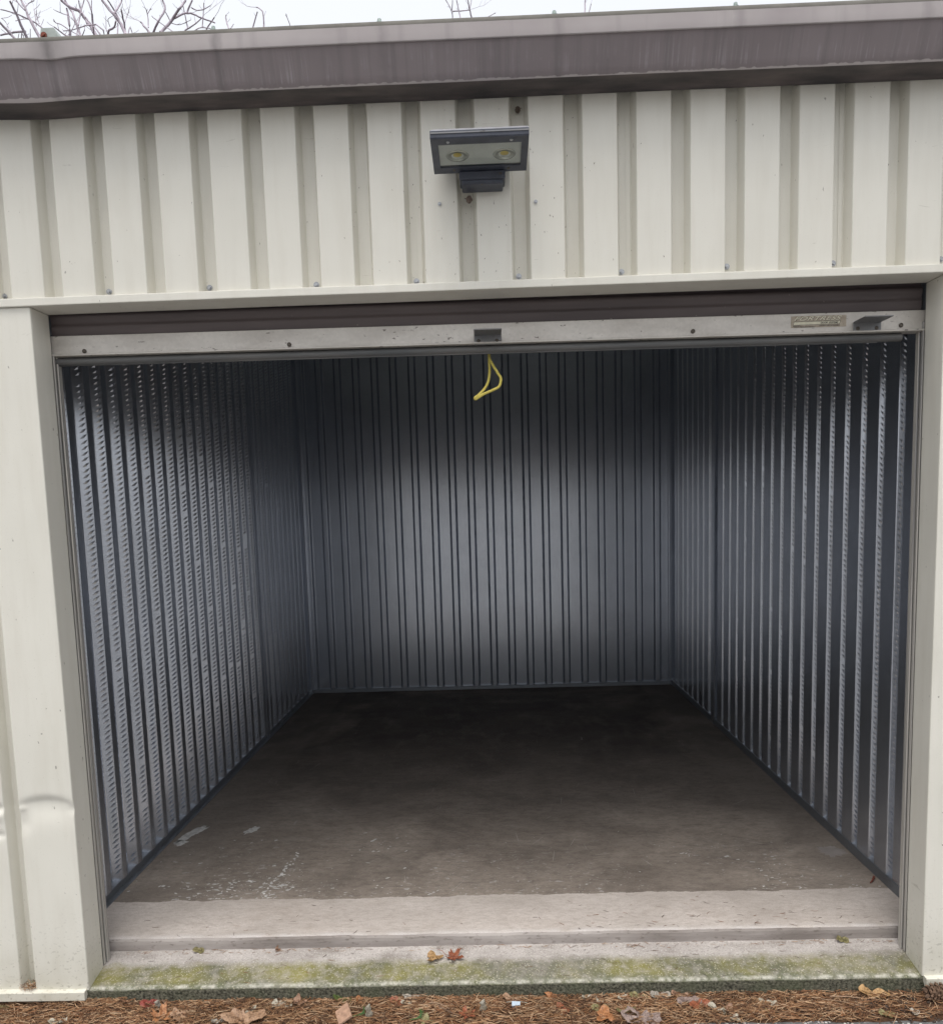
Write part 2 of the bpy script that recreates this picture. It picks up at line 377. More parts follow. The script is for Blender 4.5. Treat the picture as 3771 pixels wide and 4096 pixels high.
# concrete: inner slab with its step, apron in front
def wob(x, a, f, s): return a*nz(x*f, s, .3)+a*.5*nz(x*f*3.7, s+5, .7)
xs = [-1.9+i*3.8/420 for i in range(421)]
prof = []
for x in xs:
    e = wob(x, .003, 5, 1); e2 = wob(x, .004, 9, 4)
    prof.append([(x, 4.4, .071), (x, 1.2, .071), (x, .5, .071), (x, .25, .071), (x, .196+e, .0705), (x, .186+e, .0685+e2*.4), (x, .180+e, .062+e2), (x, .179+e, .05), (x, .180+e*.5, .031), (x, .182, -.1)])
b = MB()
for k in range(9):
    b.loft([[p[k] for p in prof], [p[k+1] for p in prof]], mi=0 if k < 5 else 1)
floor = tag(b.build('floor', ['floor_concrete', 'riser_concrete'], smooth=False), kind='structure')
prof = []
xs = [-3.6+i*7.2/620 for i in range(621)]
for x in xs:
    e = wob(x, .0035, 6, 8); e2 = wob(x, .003, 17, 9)
    prof.append([(x, .19, .030), (x, .12, .0205+.001*nz(x*7, 3, 1)), (x, .05, .0085+.001*nz(x*7, 6, 1)), (x, .012, .0015), (x, .004+e, -.0015+e2*.3), (x, .0005+e, -.007+e2*.6), (x, .001+e*.7, -.03), (x, .003+e*.5, -.14)])
b = MB()
for k in range(7): b.loft([[p[k] for p in prof], [p[k+1] for p in prof]])
tag(b.build('apron', 'apron_concrete'), kind='structure')
def patch(name, cx, cy, w, h, rot, seed, mat):
    b = MB(); n = 90; ring = []
    for i in range(n):
        a = i*2*math.pi/n; r = 1+.45*nz(math.cos(a)*1.7+seed, math.sin(a)*1.7, seed)+.35*nz(math.cos(a)*6+seed, math.sin(a)*6, seed)+.22*nz(math.cos(a)*17+seed, math.sin(a)*17, seed)
        u, v = math.cos(a)*r*w, math.sin(a)*r*h
        ring.append((cx+u*math.cos(rot)-v*math.sin(rot), cy+u*math.sin(rot)+v*math.cos(rot)))
    b.loft([[(x, y, .0714) for x, y in ring], [(x, y, .070) for x, y in ring]], True)
    b.add([(x, y, .0714) for x, y in ring], [tuple(range(n))])
    return b.build(name, mat, floor)
patch('paint_patch', -1.385, 1.14, .028, .10, -.35, 3, 'white_paint')
patch('paint_patch', -1.40, 1.03, .028, .03, .2, 5, 'white_paint')
patch('paint_patch', -1.12, 1.165, .022, .045, -.4, 8, 'white_paint')
patch('paint_patch', 1.37, .80, .05, .05, .3, 12, 'riser_concrete')

def flecks(name, mat, spots):
    b = MB()
    for x, y, w, h, rot in spots:
        n = random.randint(6, 10); ring = []; zf = random.uniform(.0712, .0719)
        for i in range(n):
            a = i*2*math.pi/n; r = random.uniform(.5, 1.15); u, v = w*r*math.cos(a), h*r*math.sin(a)
            ring.append((x+u*math.cos(rot)-v*math.sin(rot), y+u*math.sin(rot)+v*math.cos(rot), zf))
        b.add(ring, [tuple(range(n))])
    o = b.build(name, mat, floor); o['kind'] = 'stuff'; return o
sp = []
def cluster(n, cx, cy, sx, sy, big=.006):
    for i in range(n):
        s = abs(random.gauss(0, 1))*big*.5+.0008
        sp.append((random.gauss(cx, sx), max(.475, random.gauss(cy, sy)), s*random.uniform(1, 2.6), s*random.uniform(.5, 1.1), random.gauss(.1, .5)))
cluster(170, -1.02, .56, .17, .06, .0055); cluster(60, -.86, .62, .06, .10, .007); cluster(40, -.50, .95, .07, .10, .006); cluster(40, -.45, .52, .25, .03, .004)
cluster(60, 1.08, .60, .06, .12, .005); cluster(30, .78, .82, .10, .08, .005); cluster(25, .25, .62, .5, .2, .003); cluster(18, -1.2, .95, .12, .12, .006); cluster(14, 1.3, .55, .05, .05, .005)
y = .475
while y < .90:      # the broken white line that runs in from the edge
    sp.append((-.885+.10*(y-.475)+random.gauss(0, .006), y, random.uniform(.003, .009), random.uniform(.004, .012), random.gauss(.2, .5))); y += random.uniform(.006, .022)
flecks('paint_flecks', 'white_paint', sp)
sp = []
for i in range(55):  # drag scratches
    x, y = random.uniform(-1.1, 1.25), random.uniform(.5, 2.4)
    sp.append((x, y, random.uniform(.02, .09), random.uniform(.0007, .0016), random.choice((random.gauss(-.5, .3), random.gauss(.15, .25), random.gauss(1.4, .3)))))
flecks('drag_scratches', 'scratch_grey', sp)
# ================================================================ BUILDING
B = empty('storage_building', 'cream corrugated steel storage building with brown eave, around the open unit', 'building', loc=(0, 1.5, 0))
PAN, WEB, GR, DEP = .098, .009, .0364, .044
def pan_profile(x0, x1, px0, dep=DEP, pan=PAN, web=WEB, lead=0):
    """zigzag sheet from x0 to x1, pans proud at y=0 starting at px0 + k*P"""
    pts = []
    k = math.floor((x0-px0)/P)-1
    def yat(x):
        u = (x-px0) % P
        if u <= pan: return 0
        if u < pan+web: return dep*(u-pan)/web
        if u <= P-web: return dep
        return dep*(P-u)/web
    pts.append((x0, yat(x0)))
    for q in range(k, k+60):
        a = px0+q*P
        for xx in (a, a+pan, a+pan+web, a+P-web):
            if x0+.0005 < xx < x1-.0005: pts.append((xx, yat(xx)))
    pts.append((x1, yat(x1)))
    return rounded(pts, .0034, 3)
def screw(parent, x, y, z, r=.0048, ax=(0, -1, 0), mat='screw_steel', name='screw'):
    b = MB(); a = Vector(ax); c = Vector((x, y, z))
    b.cyl(c, a, r*1.75, .0015, 14); b.cyl(c+a*.0012, a, r, r*1.2, 6)
    return b.build(name, mat, parent)
seams = [X0+k*P-.0245 for k in (-13, -9, -5, -1, 3, 7, 11, 15, 19, 23, 27)]
panels = []
for i in range(10):
    a, z0 = seams[i], 2.14
    pr = pan_profile(a, seams[i+1]+.004, X0)
    rows = []
    for z in (z0, 2.25, 2.40, 2.55, 2.675):
        rows.append([(p.x, p.y-(.0022 if j < 2 else 0)+.0012*nz(p.x*4, z*3, 2), z) for j, p in enumerate(pr)])
    b = MB(); b.loft(rows)
    # the lapping edge of the sheet, folded a little
    b.loft([[(a, .0418, z0), (a+.001, .0445, z0)], [(a, .0418, 2.675), (a+.001, .0445, 2.675)]])
    panels.append(b.build('wall_panel', 'cream_paint', B))
def panel_at(x):
    for i in range(10):
        if seams[i] <= x < seams[i+1]: return panels[i]
    return B
for x, z in [(-1.419, 2.164), (-1.103, 2.166), (-.801, 2.167), (-.483, 2.164), (-.186, 2.163), (.115, 2.166), (.415, 2.168), (.721, 2.172), (1.028, 2.17), (1.337, 2.17)]:
    screw(panel_at(x), x, .0425, z+.010)
for x, z in [(-.109, 2.373), (.166, 2.369)]:
    screw(panel_at(x), x, -.001, z, .003, name='rivet')
def wall_y(x):
    u = (x-X0) % P
    return 0 if u <= PAN else DEP*(u-PAN)/WEB if u < PAN+WEB else DEP if u <= P-WEB else DEP*(P-u)/WEB
sp_by = {}
for i in range(120):       # fly specks, bits of web and splashed dirt stuck to the sheet
    near = random.random() < .55
    x = random.gauss(.06, .16) if near else random.uniform(-1.4, 1.4); z = random.uniform(2.17, 2.63)
    if -.13 < x < .15 and 2.39 < z < 2.51: continue
    sp_by.setdefault(panel_at(x), []).append((x, z, random.uniform(.0004, .0011), random.uniform(.0006, .0030)))
for pan_o, L in sp_by.items():
    b = MB()
    for x, z, w, h in L:
        y = wall_y(x)-.0022; a = random.uniform(-.6, .6)
        ring = [(x+w*math.cos(q)*math.cos(a)-h*math.sin(q)*math.sin(a), y-.0004*(k % 2), z+w*math.cos(q)*math.sin(a)+h*math.sin(q)*math.cos(a)) for k, q in enumerate([j*1.047 for j in range(6)])]
        b.add(ring+[(x, y-.0010, z)], [(j, (j+1) % 6, 6) for j in range(6)])
    o = b.build('dirt_specks', 'mud', pan_o); o['kind'] = 'stuff'
# side sheets below the header
def dent(x, z):
    d = 0
    if x < -1.30:
        u = (x+1.41)/.095
        if abs(u) < 1:
            top = .607+.020*(1-u*u)
            w = (1-u*u)**.7
            if z > top: d += .010*w*math.exp(-((z-top)/.015)**2)
            else: d += .010*w*math.exp(-((z-top)/.055)**2)
        d -= .004*math.exp(-((x+1.487)/.012)**2-((z-.607)/.010)**2)
        d += .005*math.exp(-((x+1.482)/.018)**2-((z-.556)/.030)**2)
        d += .004*math.exp(-((x+1.325)/.014)**2-((z-.600)/.014)**2)
        d += .014*math.exp(-((x+1.58)/.03)**2-((z-.607)/.014)**2)-.006*math.exp(-((x+1.565)/.02)**2-((z-.585)/.02)**2)
        d += .008*math.exp(-((x+1.585)/.03)**2-((z-.52)/.012)**2)
    return d
def zsteps(z0, z1):
    zs = []; z = z0
    while z < z1-.01:
        zs.append(z); z += .006 if .40 < z < .75 else .06
    return zs+[z1]
def wave(x, z): return .0011*nz(x*5, z*2.2, 4)
for x0, x1, px in ((-3.2, -1.488, -1.6435), (1.495, 3.2, 1.42)):
    pr0 = pan_profile(x0, x1, px); pr = []
    for q in range(len(pr0)-1):           # finer columns so the dents can show
        n = max(1, int((pr0[q+1]-pr0[q]).length/.012)) if pr0[q].x > -1.75 and x0 < 0 else 1
        pr += [pr0[q].lerp(pr0[q+1], k/n) for k in range(n)]
    pr.append(pr0[-1])
    b = MB(); b.loft([[(p.x, p.y+dent(p.x, z)+wave(p.x, z)*.7, z) for p in pr] for z in zsteps(.0, 2.15)])
    o = b.build('wall_panel', 'cream_paint_low', B)
    if x0 < 0:
        for z in (1.067, .647, .032): screw(o, -1.511, .0425, z, .0055)
# header trim
pr = rounded([(.05, 2.157), (-.013, 2.1535), (-.013, 2.130), (.104, 2.1305), (.104, 2.30)], .003, 3)
b = MB(); b.loft([[(x, p.x+.0012*nz(x*2, 1, 1), p.y+.0010*nz(x*2.5, 2, 2)) for p in pr] for x in [-3.2+i*.08 for i in range(81)]])
b.build('header_trim', 'cream_paint', B)
# jamb trims
def jamb(sgn, xin, xout):
    pts = [(xout, .03), (xout, -.003), (xin, -.003), (xin, .104), (xin+sgn*.02, .104)]
    pr0 = rounded(pts, .0035, 3); pr = []
    for q in range(len(pr0)-1):
        n = max(1, int((pr0[q+1]-pr0[q]).length/.007)); pr += [pr0[q].lerp(pr0[q+1], k/n) for k in range(n)]
    pr.append(pr0[-1])
    b = MB(); b.loft([[(p.x, p.y+(dent(p.x, z) if p.y < .01 else 0)+wave(p.x, z), z) for p in pr] for z in zsteps(-.002 if sgn < 0 else 0.0, 2.1285)])
    return b.build('jamb_trim', 'cream_paint_low', B, True)
jamb(-1, XL, -1.4955); jamb(1, XR, 1.505)
# base trims
for x0, x1 in ((-3.2, -1.329), (1.334, 3.2)):
    pr = rounded([(.03, .006), (-.020, .0), (-.021, -.028), (-.006, -.029), (-.006, -.024)], .002, 2)
    n = 30; b = MB(); b.loft([[(x0+(x1-x0)*i/n, p.x, p.y+.001*nz(x0+i*.3, 1, 1)) for p in pr] for i in range(n+1)])
    for xe in (x0, x1): b.add([(xe, p.x, p.y) for p in pr], [tuple(range(len(pr)))])
    b.build('base_trim', 'cream_paint_low', B)
# eave gutter
gx = [-3.3+i*.018 for i in range(367)]
def gd(x, z):   # a knock in the steel left of the end rib
    return .012*math.exp(-((x+1.14)/.045)**2)*math.exp(-((z-2.735)/.03)**2)+.002*nz(x*1.5, z*8, 6)
def sag(x): return .0018*nz(x*1.3, 7, 1)-.010*math.exp(-((x+1.22)/.11)**2)*.5
def strip(name, pts, mat, parent, dn=True):
    b = MB(); b.loft([[(x, y+(gd(x, z) if dn else 0), z+(sag(x) if z < 2.66 else 0)) for y, z in pts] for x in gx]); return b.build(name, mat, parent, True)
gut = strip('eave_gutter', [(-.0945, 2.6545), (-.098, 2.6570), (-.108, 2.677), (-.116, 2.693), (-.124, 2.709), (-.132, 2.725), (-.1385, 2.7385)], 'eave_brown', B)
strip('gutter_underside', [(.05, 2.6780), (-.0035, 2.6760), (-.0045, 2.6510), (-.0055, 2.6545), (-.03, 2.6555), (-.085, 2.6530), (-.0945, 2.6545)], 'eave_under', gut)
strip('gutter_lip', [(-.1385, 2.7385), (-.143, 2.7375), (-.1435, 2.741), (-.1435, 2.760), (-.1435, 2.7785)], 'eave_lip', gut)
strip('gutter_hem', [(-.1435, 2.7785), (-.1425, 2.783), (-.136, 2.793), (-.128, 2.7965), (-.10, 2.792), (.05, 2.755)], 'eave_hem', gut)
for x in (-.694, -.248, .217, .694, 1.182):
    b = MB(); c = Vector((x, -.126, 2.793)); b.cyl(c, (0, 0, 1), .0085, .004, 14); b.cyl(c+Vector((0, 0, .0035)), (0, 0, 1), .0062, .009, 6, .0050)
    b.build('strap_bolt', 'screw_patina', gut)
# roof with its one rib end that reaches the eave
def rz(y): return 2.80+.02*(y+.1)
b = MB(); b.loft([[(x, y, rz(y)+dz) for x, y, dz in ((-3.3, -.09, 0), (3.3, -.09, 0))]] + [[(x, y, rz(y)) for x, y in ((-3.3, 4.5), (3.3, 4.5))]])
b.loft([[(-3.3, -.09, rz(-.09)-.03), (3.3, -.09, rz(-.09)-.03)], [(-3.3, 4.5, rz(4.5)-.03), (3.3, 4.5, rz(4.5)-.03)]])
roof = b.build('roof', 'roof_steel', B)
for x, w in [(-1.146, 1)]+[(-1.146+.61*k, 0) for k in range(1, 7)]:
    b = MB(); y0 = -.118 if w else -.04
    rows = [[(x-.024, y, rz(y)-.002), (x-.019, y, rz(y)+.026), (x+.016, y, rz(y)+.026), (x+.028, y, rz(y)-.002)] for y in (y0, 4.5)]
    b.loft(rows, True); b.add(rows[0], [(3, 2, 1, 0)])
    o = b.build('roof_rib', 'roof_steel', roof)
    if w: screw(o, x-.012, y0-.0005, rz(y0)+.007, .005, mat='rust')
# ---- inside walls
def side_wall(sg, xp, xr_, ys, a, web, pitch, smooth_far):
    """ys: y where each web tops out at the proud plane"""
    groups = [ys[i:i+4] for i in range(0, len(ys), 4)]
    cur = .145
    for gi, g in enumerate(groups):
        end = groups[gi+1][0]-web-.012 if gi+1 < len(groups) else 4.18
        pts = [(cur, xr_)]
        for yk in g:
            pts += [(yk-web, xr_), (yk, xp), (yk+a, xp), (min(yk+a+.013, 4.175), xr_)]
        if pts[-1][0] < end: pts.append((end, xr_))
        pr = rounded(pts, .004, 2)
        b = MB(); b.loft([[(p.y, p.x, z) for p in pr] for z in (.100, 1.4, 2.85)])
        for yk in g:                       # pressed slanting dimples on the web
            A = Vector((xr_, yk-web)); Bv = Vector((xp, yk)); dr = Bv-A
            nrm = Vector((-dr.y, dr.x)).normalized()
            if nrm.y > 0: nrm = -nrm
            s0, s1 = (.38, .84) if smooth_far else (.30, .96)
            z = .125+random.random()*.02; hk = random.uniform(.75, 1.1)
            while z < 2.72:
                if random.random() < .97:
                    jit = random.uniform(-.05, .05); hgt = random.uniform(.0050, .0066)*hk
                    p0 = A+dr*(s0+jit); p1 = A+dr*(s1+jit*.5); pm = (p0+p1)/2
                    dz = .019
                    vs_ = [(p0.x, p0.y, z-dz*.5), (p1.x, p1.y, z+dz*.5), (pm.x, pm.y, z+.0040), (pm.x, pm.y, z-.0070), (pm.x+nrm.x*hgt, pm.y+nrm.y*hgt, z+.0018)]
                    vs_ = [(x+nrm.x*.0004, y+nrm.y*.0004, zz) if i < 4 else (x, y, zz) for i, (x, y, zz) in enumerate(vs_)]
                    b.add(vs_, [(0, 4, 2), (4, 1, 2), (0, 3, 4), (3, 1, 4)])
                z += .0207
        b.build('partition_panel', 'galvanised_wall', B); cur = end-.002
yl = [.459-.1415, .459]+[.60+.1415*k for k in range(16)]+[2.885+.138*k for k in range(9)]
yr = [.344]+[.491+.1472*k for k in range(16)]+[3.023+.1500*k for k in range(7)]
side_wall(-1, -1.465, -1.500, yl, .042, .022, .1415, False)
side_wall(1, 1.443, 1.475, yr, .100, .013, .1472, True)
for x0, x1, y0, y1 in ((-1.505, -1.460, 2.765, 2.820), (1.438, 1.480, 2.850, 2.935)):   # steel posts between the sheets
    b = MB(); b.box(x0, x1, y0, y1, .071, 2.85, bev=.006); b.build('steel_post', 'galvanised_wall', B)
# back wall: wide recessed pans, narrow proud ribs
pb = .1456; xb = -1.4027; secs = [(-1.52, xb+3*pb-.022), (xb+3*pb-.022, xb+10*pb-.022), (xb+10*pb-.022, xb+17*pb-.022), (xb+17*pb-.022, 1.50)]
for x0, x1 in secs:
    pts = []
    for k in range(-2, 24):
        for dx, y in ((0, 4.160), (.086, 4.160), (.098, 4.130), (pb-.012, 4.130)):
            if x0 < xb+k*pb+dx < x1: pts.append((xb+k*pb+dx, y))
    pts = [(x0, pts[0][1])]+pts+[(x1, pts[-1][1])]
    pr = rounded(pts, .003, 2)
    b = MB(); b.loft([[(p.x, p.y+.0006*nz(p.x*1.5, z*.8, 8), z) for p in pr] for z in [.095+.15*i for i in range(20)]])
    b.build('back_panel', 'galvanised_wall', B)
b = MB(); b.box(-1.50, 1.48, 4.118, 4.17, .0705, .098, bev=.003); b.build('base_angle', 'base_angle_steel', B)
for x0, x1, xw in ((-1.505, -1.468, -1.462), (1.440, 1.480, 1.438)):
    b = MB(); b.box(x0, x1, .19, 4.12, .0705, .112 if x0 > 0 else .100, bev=.003)
    b.box(min(x0, x1)-(.0 if x0 > 0 else 0), max(x0, x1)+(0 if x0 > 0 else .02), .19, 4.12, .070, .074)
    b.build('base_angle', 'base_angle_steel', B)
for x in (-1.478, 1.452):
    b = MB(); b.box(x-.03, x+.03, 4.09, 4.15, .0705, 2.85, bev=.004); b.build('corner_angle', 'galvanised_wall', B)
# outer shell behind the sheets keeps daylight out
b = MB()
b.box(-1.62, -1.515, .16, 4.4, -.1, 2.80); b.build('partition_core', 'base_angle_steel', B)
b = MB(); b.box(1.49, 1.60, .16, 4.4, -.1, 2.80); b.build('partition_core', 'base_angle_steel', B)
b = MB(); b.box(-3.3, 3.3, 4.2, 4.4, -.1, 2.86); b.build('rear_wall', 'cream_paint', B)
for x0, x1 in ((-3.2, -1.513), (1.486, 3.2)):
    b = MB(); b.box(x0, x1, .06, .15, -.1, 2.70); b.build('front_girt', 'base_angle_steel', B)
b = MB(); b.box(-1.53, 1.50, .106, .150, 2.16, 2.80); b.build('header_girt', 'base_angle_steel', B)
# jamb posts and door tracks
for s, xj in ((-1, XL), (1, XR)):
    b = MB(); a0, a1 = sorted((xj+s*.006, xj+s*.20)); b.box(a0, a1, .106, .150, .0, 2.16, bev=.002)
    b.build('jamb_post', 'base_angle_steel', B)
    b = MB(); zt = 2.0
    for u0, u1, y0, y1 in ((.004, -.003, .107, .118), (-.001, -.0075, .122, .134), (.004, -.0045, .138, .149)):
        a0, a1 = sorted((xj+s*u0, xj+s*u1)); b.box(a0, a1, y0, y1, .022, 2.02, bev=.0015)
    a0, a1 = sorted((xj+s*.005, xj+s*.001)); b.box(a0, a1, .107, .149, .022, 2.02)
    b.build('door_track', 'track_steel', B)

# ================================================================ ROLL-UP DOOR
DR = empty('roll_up_door', 'brown roll-up door rolled open, galvanised bottom bar under the header', 'door', loc=(0, .113, 2.0))
DR.rotation_euler.y = .0055
b = MB(); bx0, bx1 = -1.333, 1.336
pr = rounded([(.119, 2.000), (.106, 2.001), (.106, 2.0065), (.1125, 2.0075), (.113, 2.062), (.120, 2.0625)], .0015, 2)
b.loft([[(bx0+(bx1-bx0)*i/40, p.x+.0006*nz(i*.3, 1, 2), p.y) for p in pr] for i in range(41)])
b.box(bx0, bx1, .117, .150, 2.000, 2.004)
bar = b.build('bottom_bar', 'galvanised_bar', DR)
for x, z in [(-1.224, 2.0145), (-.589, 2.016), (.640, 2.0195), (1.262, 2.019)]:
    b = MB(); b.cyl((x, .1125, z), (0, -1, 0), .0066, .003, 14); b.cyl((x, .1095, z), (0, -1, 0), .0062, .002, 14, .0035)
    b.build('bolt', 'bolt_steel', bar)
b = MB(); rows = []
for x in [-1.333+i*.0652 for i in range(41)]:
    rows.append([(min(x, 1.272), .133+.0145*math.cos(a)*(1.0), 1.9875+.0120*math.sin(a)+.0006*nz(x*6, 1, 1)) for a in [q*2*math.pi/16 for q in range(16)]])
b.loft(rows, True); b.add(rows[0], [tuple(range(16))]); b.add(rows[-1], [tuple(reversed(range(16)))])
b.box(-1.333, 1.20, .127, .131, 1.9735, 1.9775)
b.build('weather_seal', 'rubber', DR, True)
cp = rounded([(.128, 2.03), (.1225, 2.064), (.119, 2.078), (.1165, 2.089), (.121, 2.0985), (.1195, 2.107), (.1145, 2.119), (.1165, 2.128), (.124, 2.134), (.125, 2.146), (.14, 2.19), (.20, 2.26), (.30, 2.29), (.42, 2.36), (.46, 2.46), (.40, 2.57), (.30, 2.60), (.20, 2.55), (.16, 2.44), (.20, 2.34)], .006, 3)
b = MB(); b.loft([[(-1.325+2.65*i/30, p.x+.0004*nz(i*.4, 2, 1), p.y) for p in cp] for i in range(31)])
b.build('curtain', 'door_brown', DR)
def handle(x, z):
    b = MB(); w = .0415
    b.box(x-w, x+w, .1085, .1122, z-.0145, z+.0145, bev=.001)
    b.box(x-w, x+w, .0300, .1100, z+.0125, z+.0160, bev=.001)
    o = b.build('lift_handle', 'galvanised_dark', DR)
    for dx in (-.028, .028):
        q = MB(); q.cyl((x+dx, .1085, z-.004), (0, -1, 0), .0062, .0025, 12, .004); q.build('bolt', 'bolt_steel', o)
handle(.019, 2.0128); handle(1.1605, 2.0168)
# sticker with its printing
sx0, sx1, sz0, sz1 = .934, 1.099, 2.0205, 2.0545
b = MB(); b.box(sx0, sx1, .1119, .1124, sz0, sz1); stk = b.build('sticker', 'sticker_tan', DR)
def text(body, x, z, size, sx, shear, mat, bold=0, yy=.1114):
    c = D.curves.new('lettering', 'FONT'); c.body = body; c.size = size; c.shear = shear; c.extrude = .00015; c.offset = bold; c.space_character = 1.05
    o = D.objects.new('tmp', c); COL.objects.link(o); o.rotation_euler = (rad(90), 0, 0)
    dg = bpy.context.evaluated_depsgraph_get(); me = D.meshes.new_from_object(o.evaluated_get(dg))
    D.objects.remove(o); me.name = 'lettering'
    xs_ = [v.co.x for v in me.vertices]; w = max(xs_)-min(xs_)
    for v in me.vertices:
        u = v.co.copy(); v.co = (x+(u.x-min(xs_))*sx/w, yy-u.z, z+u.y)
    me.materials.clear(); me.materials.append(M[mat])
    return link('lettering', me, stk)
text('FORTRESS', sx0+.010, 2.0405, .0168, .143, .45, 'print_black', .0004, .1117)
text('FORTRESS', sx0+.009, 2.0410, .0165, .143, .45, 'print_cream', .0002, .1113)
b = MB(); y = .1117
for dx, m0 in ((0, 0), ):
    o_ = [(sx0+.006, 2.0280), (sx0+.145, 2.0290), (sx0+.148, 2.0385), (sx0+.009, 2.0380)]
    i_ = [(sx0+.0072, 2.0289), (sx0+.1442, 2.0298), (sx0+.1468, 2.0377), (sx0+.0098, 2.0371)]
    b.add([(x, y, z) for x, z in o_+i_], [(0, 1, 5, 4), (1, 2, 6, 5), (2, 3, 7, 6), (3, 0, 4, 7)])
    b.add([(x, y+.0001, z) for x, z in i_], [(0, 1, 2, 3)], 1)
b.build('printed_banner', ['print_black', 'print_cream'], stk)
text('DOOR  SYSTEMS', sx0+.088, 2.0312, .0066, .053, .3, 'print_black', .0002, .1113)
b = MB()
for z, x0, x1 in ((2.0262, .006, .026), (2.0240, .006, .075), (2.0218, .010, .070), (2.0262, .085, .146), (2.0240, .084, .146)):
    x = x0
    while x < x1:
        w = random.uniform(.0015, .005); b.box(sx0+x, sx0+min(x+w, x1), .1115, .1118, z-.0006, z+.0006); x += w+.0009
b.build('small_print', 'print_black', stk)

# ================================================================ PULL ROPE
rp = [(.022, .16, 1.99), (.022, .16, 1.972), (.022, .155, 1.948), (.022, .14, 1.921), (.018, .11, 1.892), (.009, .07, 1.866), (-.008, .03, 1.842), (-.0225, .0, 1.8265), (-.0235, -.003, 1.8235), (-.020, .003, 1.8230),
      (-.003, .02, 1.836), (.013, .035, 1.845), (.036, .05, 1.856), (.049, .06, 1.865), (.055, .08, 1.884), (.054, .095, 1.898), (.044, .115, 1.918), (.031, .145, 1.946), (.023, .158, 1.966), (.022, .16, 1.99)]
def catmull(p, n=5):
    p = [Vector(q) for q in p]; out = []
    for i in range(len(p)-1):
        a, b_, c, d = p[max(i-1, 0)], p[i], p[i+1], p[min(i+2, len(p)-1)]
        for k in range(n):
            t_ = k/n; out.append(.5*((2*b_)+(-a+c)*t_+(2*a-5*b_+4*c-d)*t_*t_+(-a+3*b_-3*c+d)*t_**3))
    return out+[p[-1]]
line = catmull(rp, 8)
RO = empty('pull_rope', 'looped yellow braided rope hanging from the door bottom bar', 'rope', loc=(.022, .16, 1.98))
b = MB(); b.tube(line, .0024, 8); b.build('core', 'rope_yellow', RO, True)
for ph in (0, 1, 2):
    for hand in (1, -1):
        b = MB(); pts = []
        for i in range(len(line)):
            d = (line[min(i+1, len(line)-1)]-line[max(i-1, 0)]).normalized(); a = d.cross(Vector((0, 1, .2))).normalized(); c = d.cross(a)
            q = hand*i*.95+ph*2.094; pts.append(line[i]+(.0022+.0007*random.random())*(a*math.cos(q)+c*math.sin(q)))
        b.tube(catmull(pts, 2), [.0012+.0008*random.random() for _ in range(2*(len(pts)-1)+1)], 5); b.build('strand', 'rope_yellow', RO, True)

# ================================================================ FLOOD LIGHT
FL = empty('floodlight', 'dark grey twin-lens floodlight on the wall above the opening', 'light', loc=(.012, 0, 2.42))
def fp(x, s, n=0):     # point on the lamp face: s 0 (front rim) .. 1 (wall side), n = depth into the housing
    return (x, -.222+.170*s-.13*n, 2.4565-.0215*s+n)
fx0, fx1, gx0, gx1, g0, g1 = -.1185, .1385, -.0995, .1205, .17, .83
b = MB()
def fq(pts): b.add(pts, [(0, 1, 2, 3)])
fq([fp(fx0, 0), fp(fx1, 0), fp(gx1, g0), fp(gx0, g0)]); fq([fp(fx1, 0), fp(fx1, 1), fp(gx1, g1), fp(gx1, g0)])
fq([fp(fx1, 1), fp(fx0, 1), fp(gx0, g1), fp(gx1, g1)]); fq([fp(fx0, 1), fp(fx0, 0), fp(gx0, g0), fp(gx0, g1)])
G = [fp(gx0, g0), fp(gx1, g0), fp(gx1, g1), fp(gx0, g1)]; G2 = [fp(gx0, g0, .007), fp(gx1, g0, .007), fp(gx1, g1, .007), fp(gx0, g1, .007)]
for i in range(4): fq([G[i], G[(i+1) % 4], G2[(i+1) % 4], G2[i]])
A0 = [fp(fx0, 0), fp(fx1, 0), fp(fx1, 1), fp(fx0, 1)]; bb = .003
A1 = [(p[0]*1.0, p[1]-(.002 if i < 2 else 0), p[2]+.003) for i, p in enumerate(A0)]
A2 = [(p[0], p[1], p[2]+.016) for p in A1]; A3 = [(p[0]*.97, p[1]*.97-.004, p[2]+.005) for p in A2]
A4 = [(p[0]*.75, -.02 if i > 1 else -.17, 2.50) for i, p in enumerate(A3)]
for q0, q1 in ((A0, A1), (A1, A2), (A2, A3), (A3, A4)):
    for i in range(4): fq([q0[i], q0[(i+1) % 4], q1[(i+1) % 4], q1[i]])
fq(A4)
hd = b.build('housing', 'lamp_paint', FL)
b = MB(); b.box(fx0+.001, fx1-.001, -.2262, -.2245, 2.4680, 2.4715); b.build('rim_gasket', 'galvanised_dark', hd)
for x, s in ((-.073, .10), (.093, .10), (-.062, .90), (.088, .90)):
    q = MB(); p = fp(x, s); q.cyl(p, (0, -.13, -1), .0045, .002, 10, .003); q.build('screw', 'screw_steel' if s < .5 else 'bolt_steel', hd)
def holes_plate():
    b = MB(); b.add([fp(gx0, g0, .0068), fp(gx1, g0, .0068), fp(gx1, g1, .0068), fp(gx0, g1, .0068)], [(0, 1, 2, 3)]); return b
holes_plate().build('reflector_plate', 'lamp_reflector', FL)
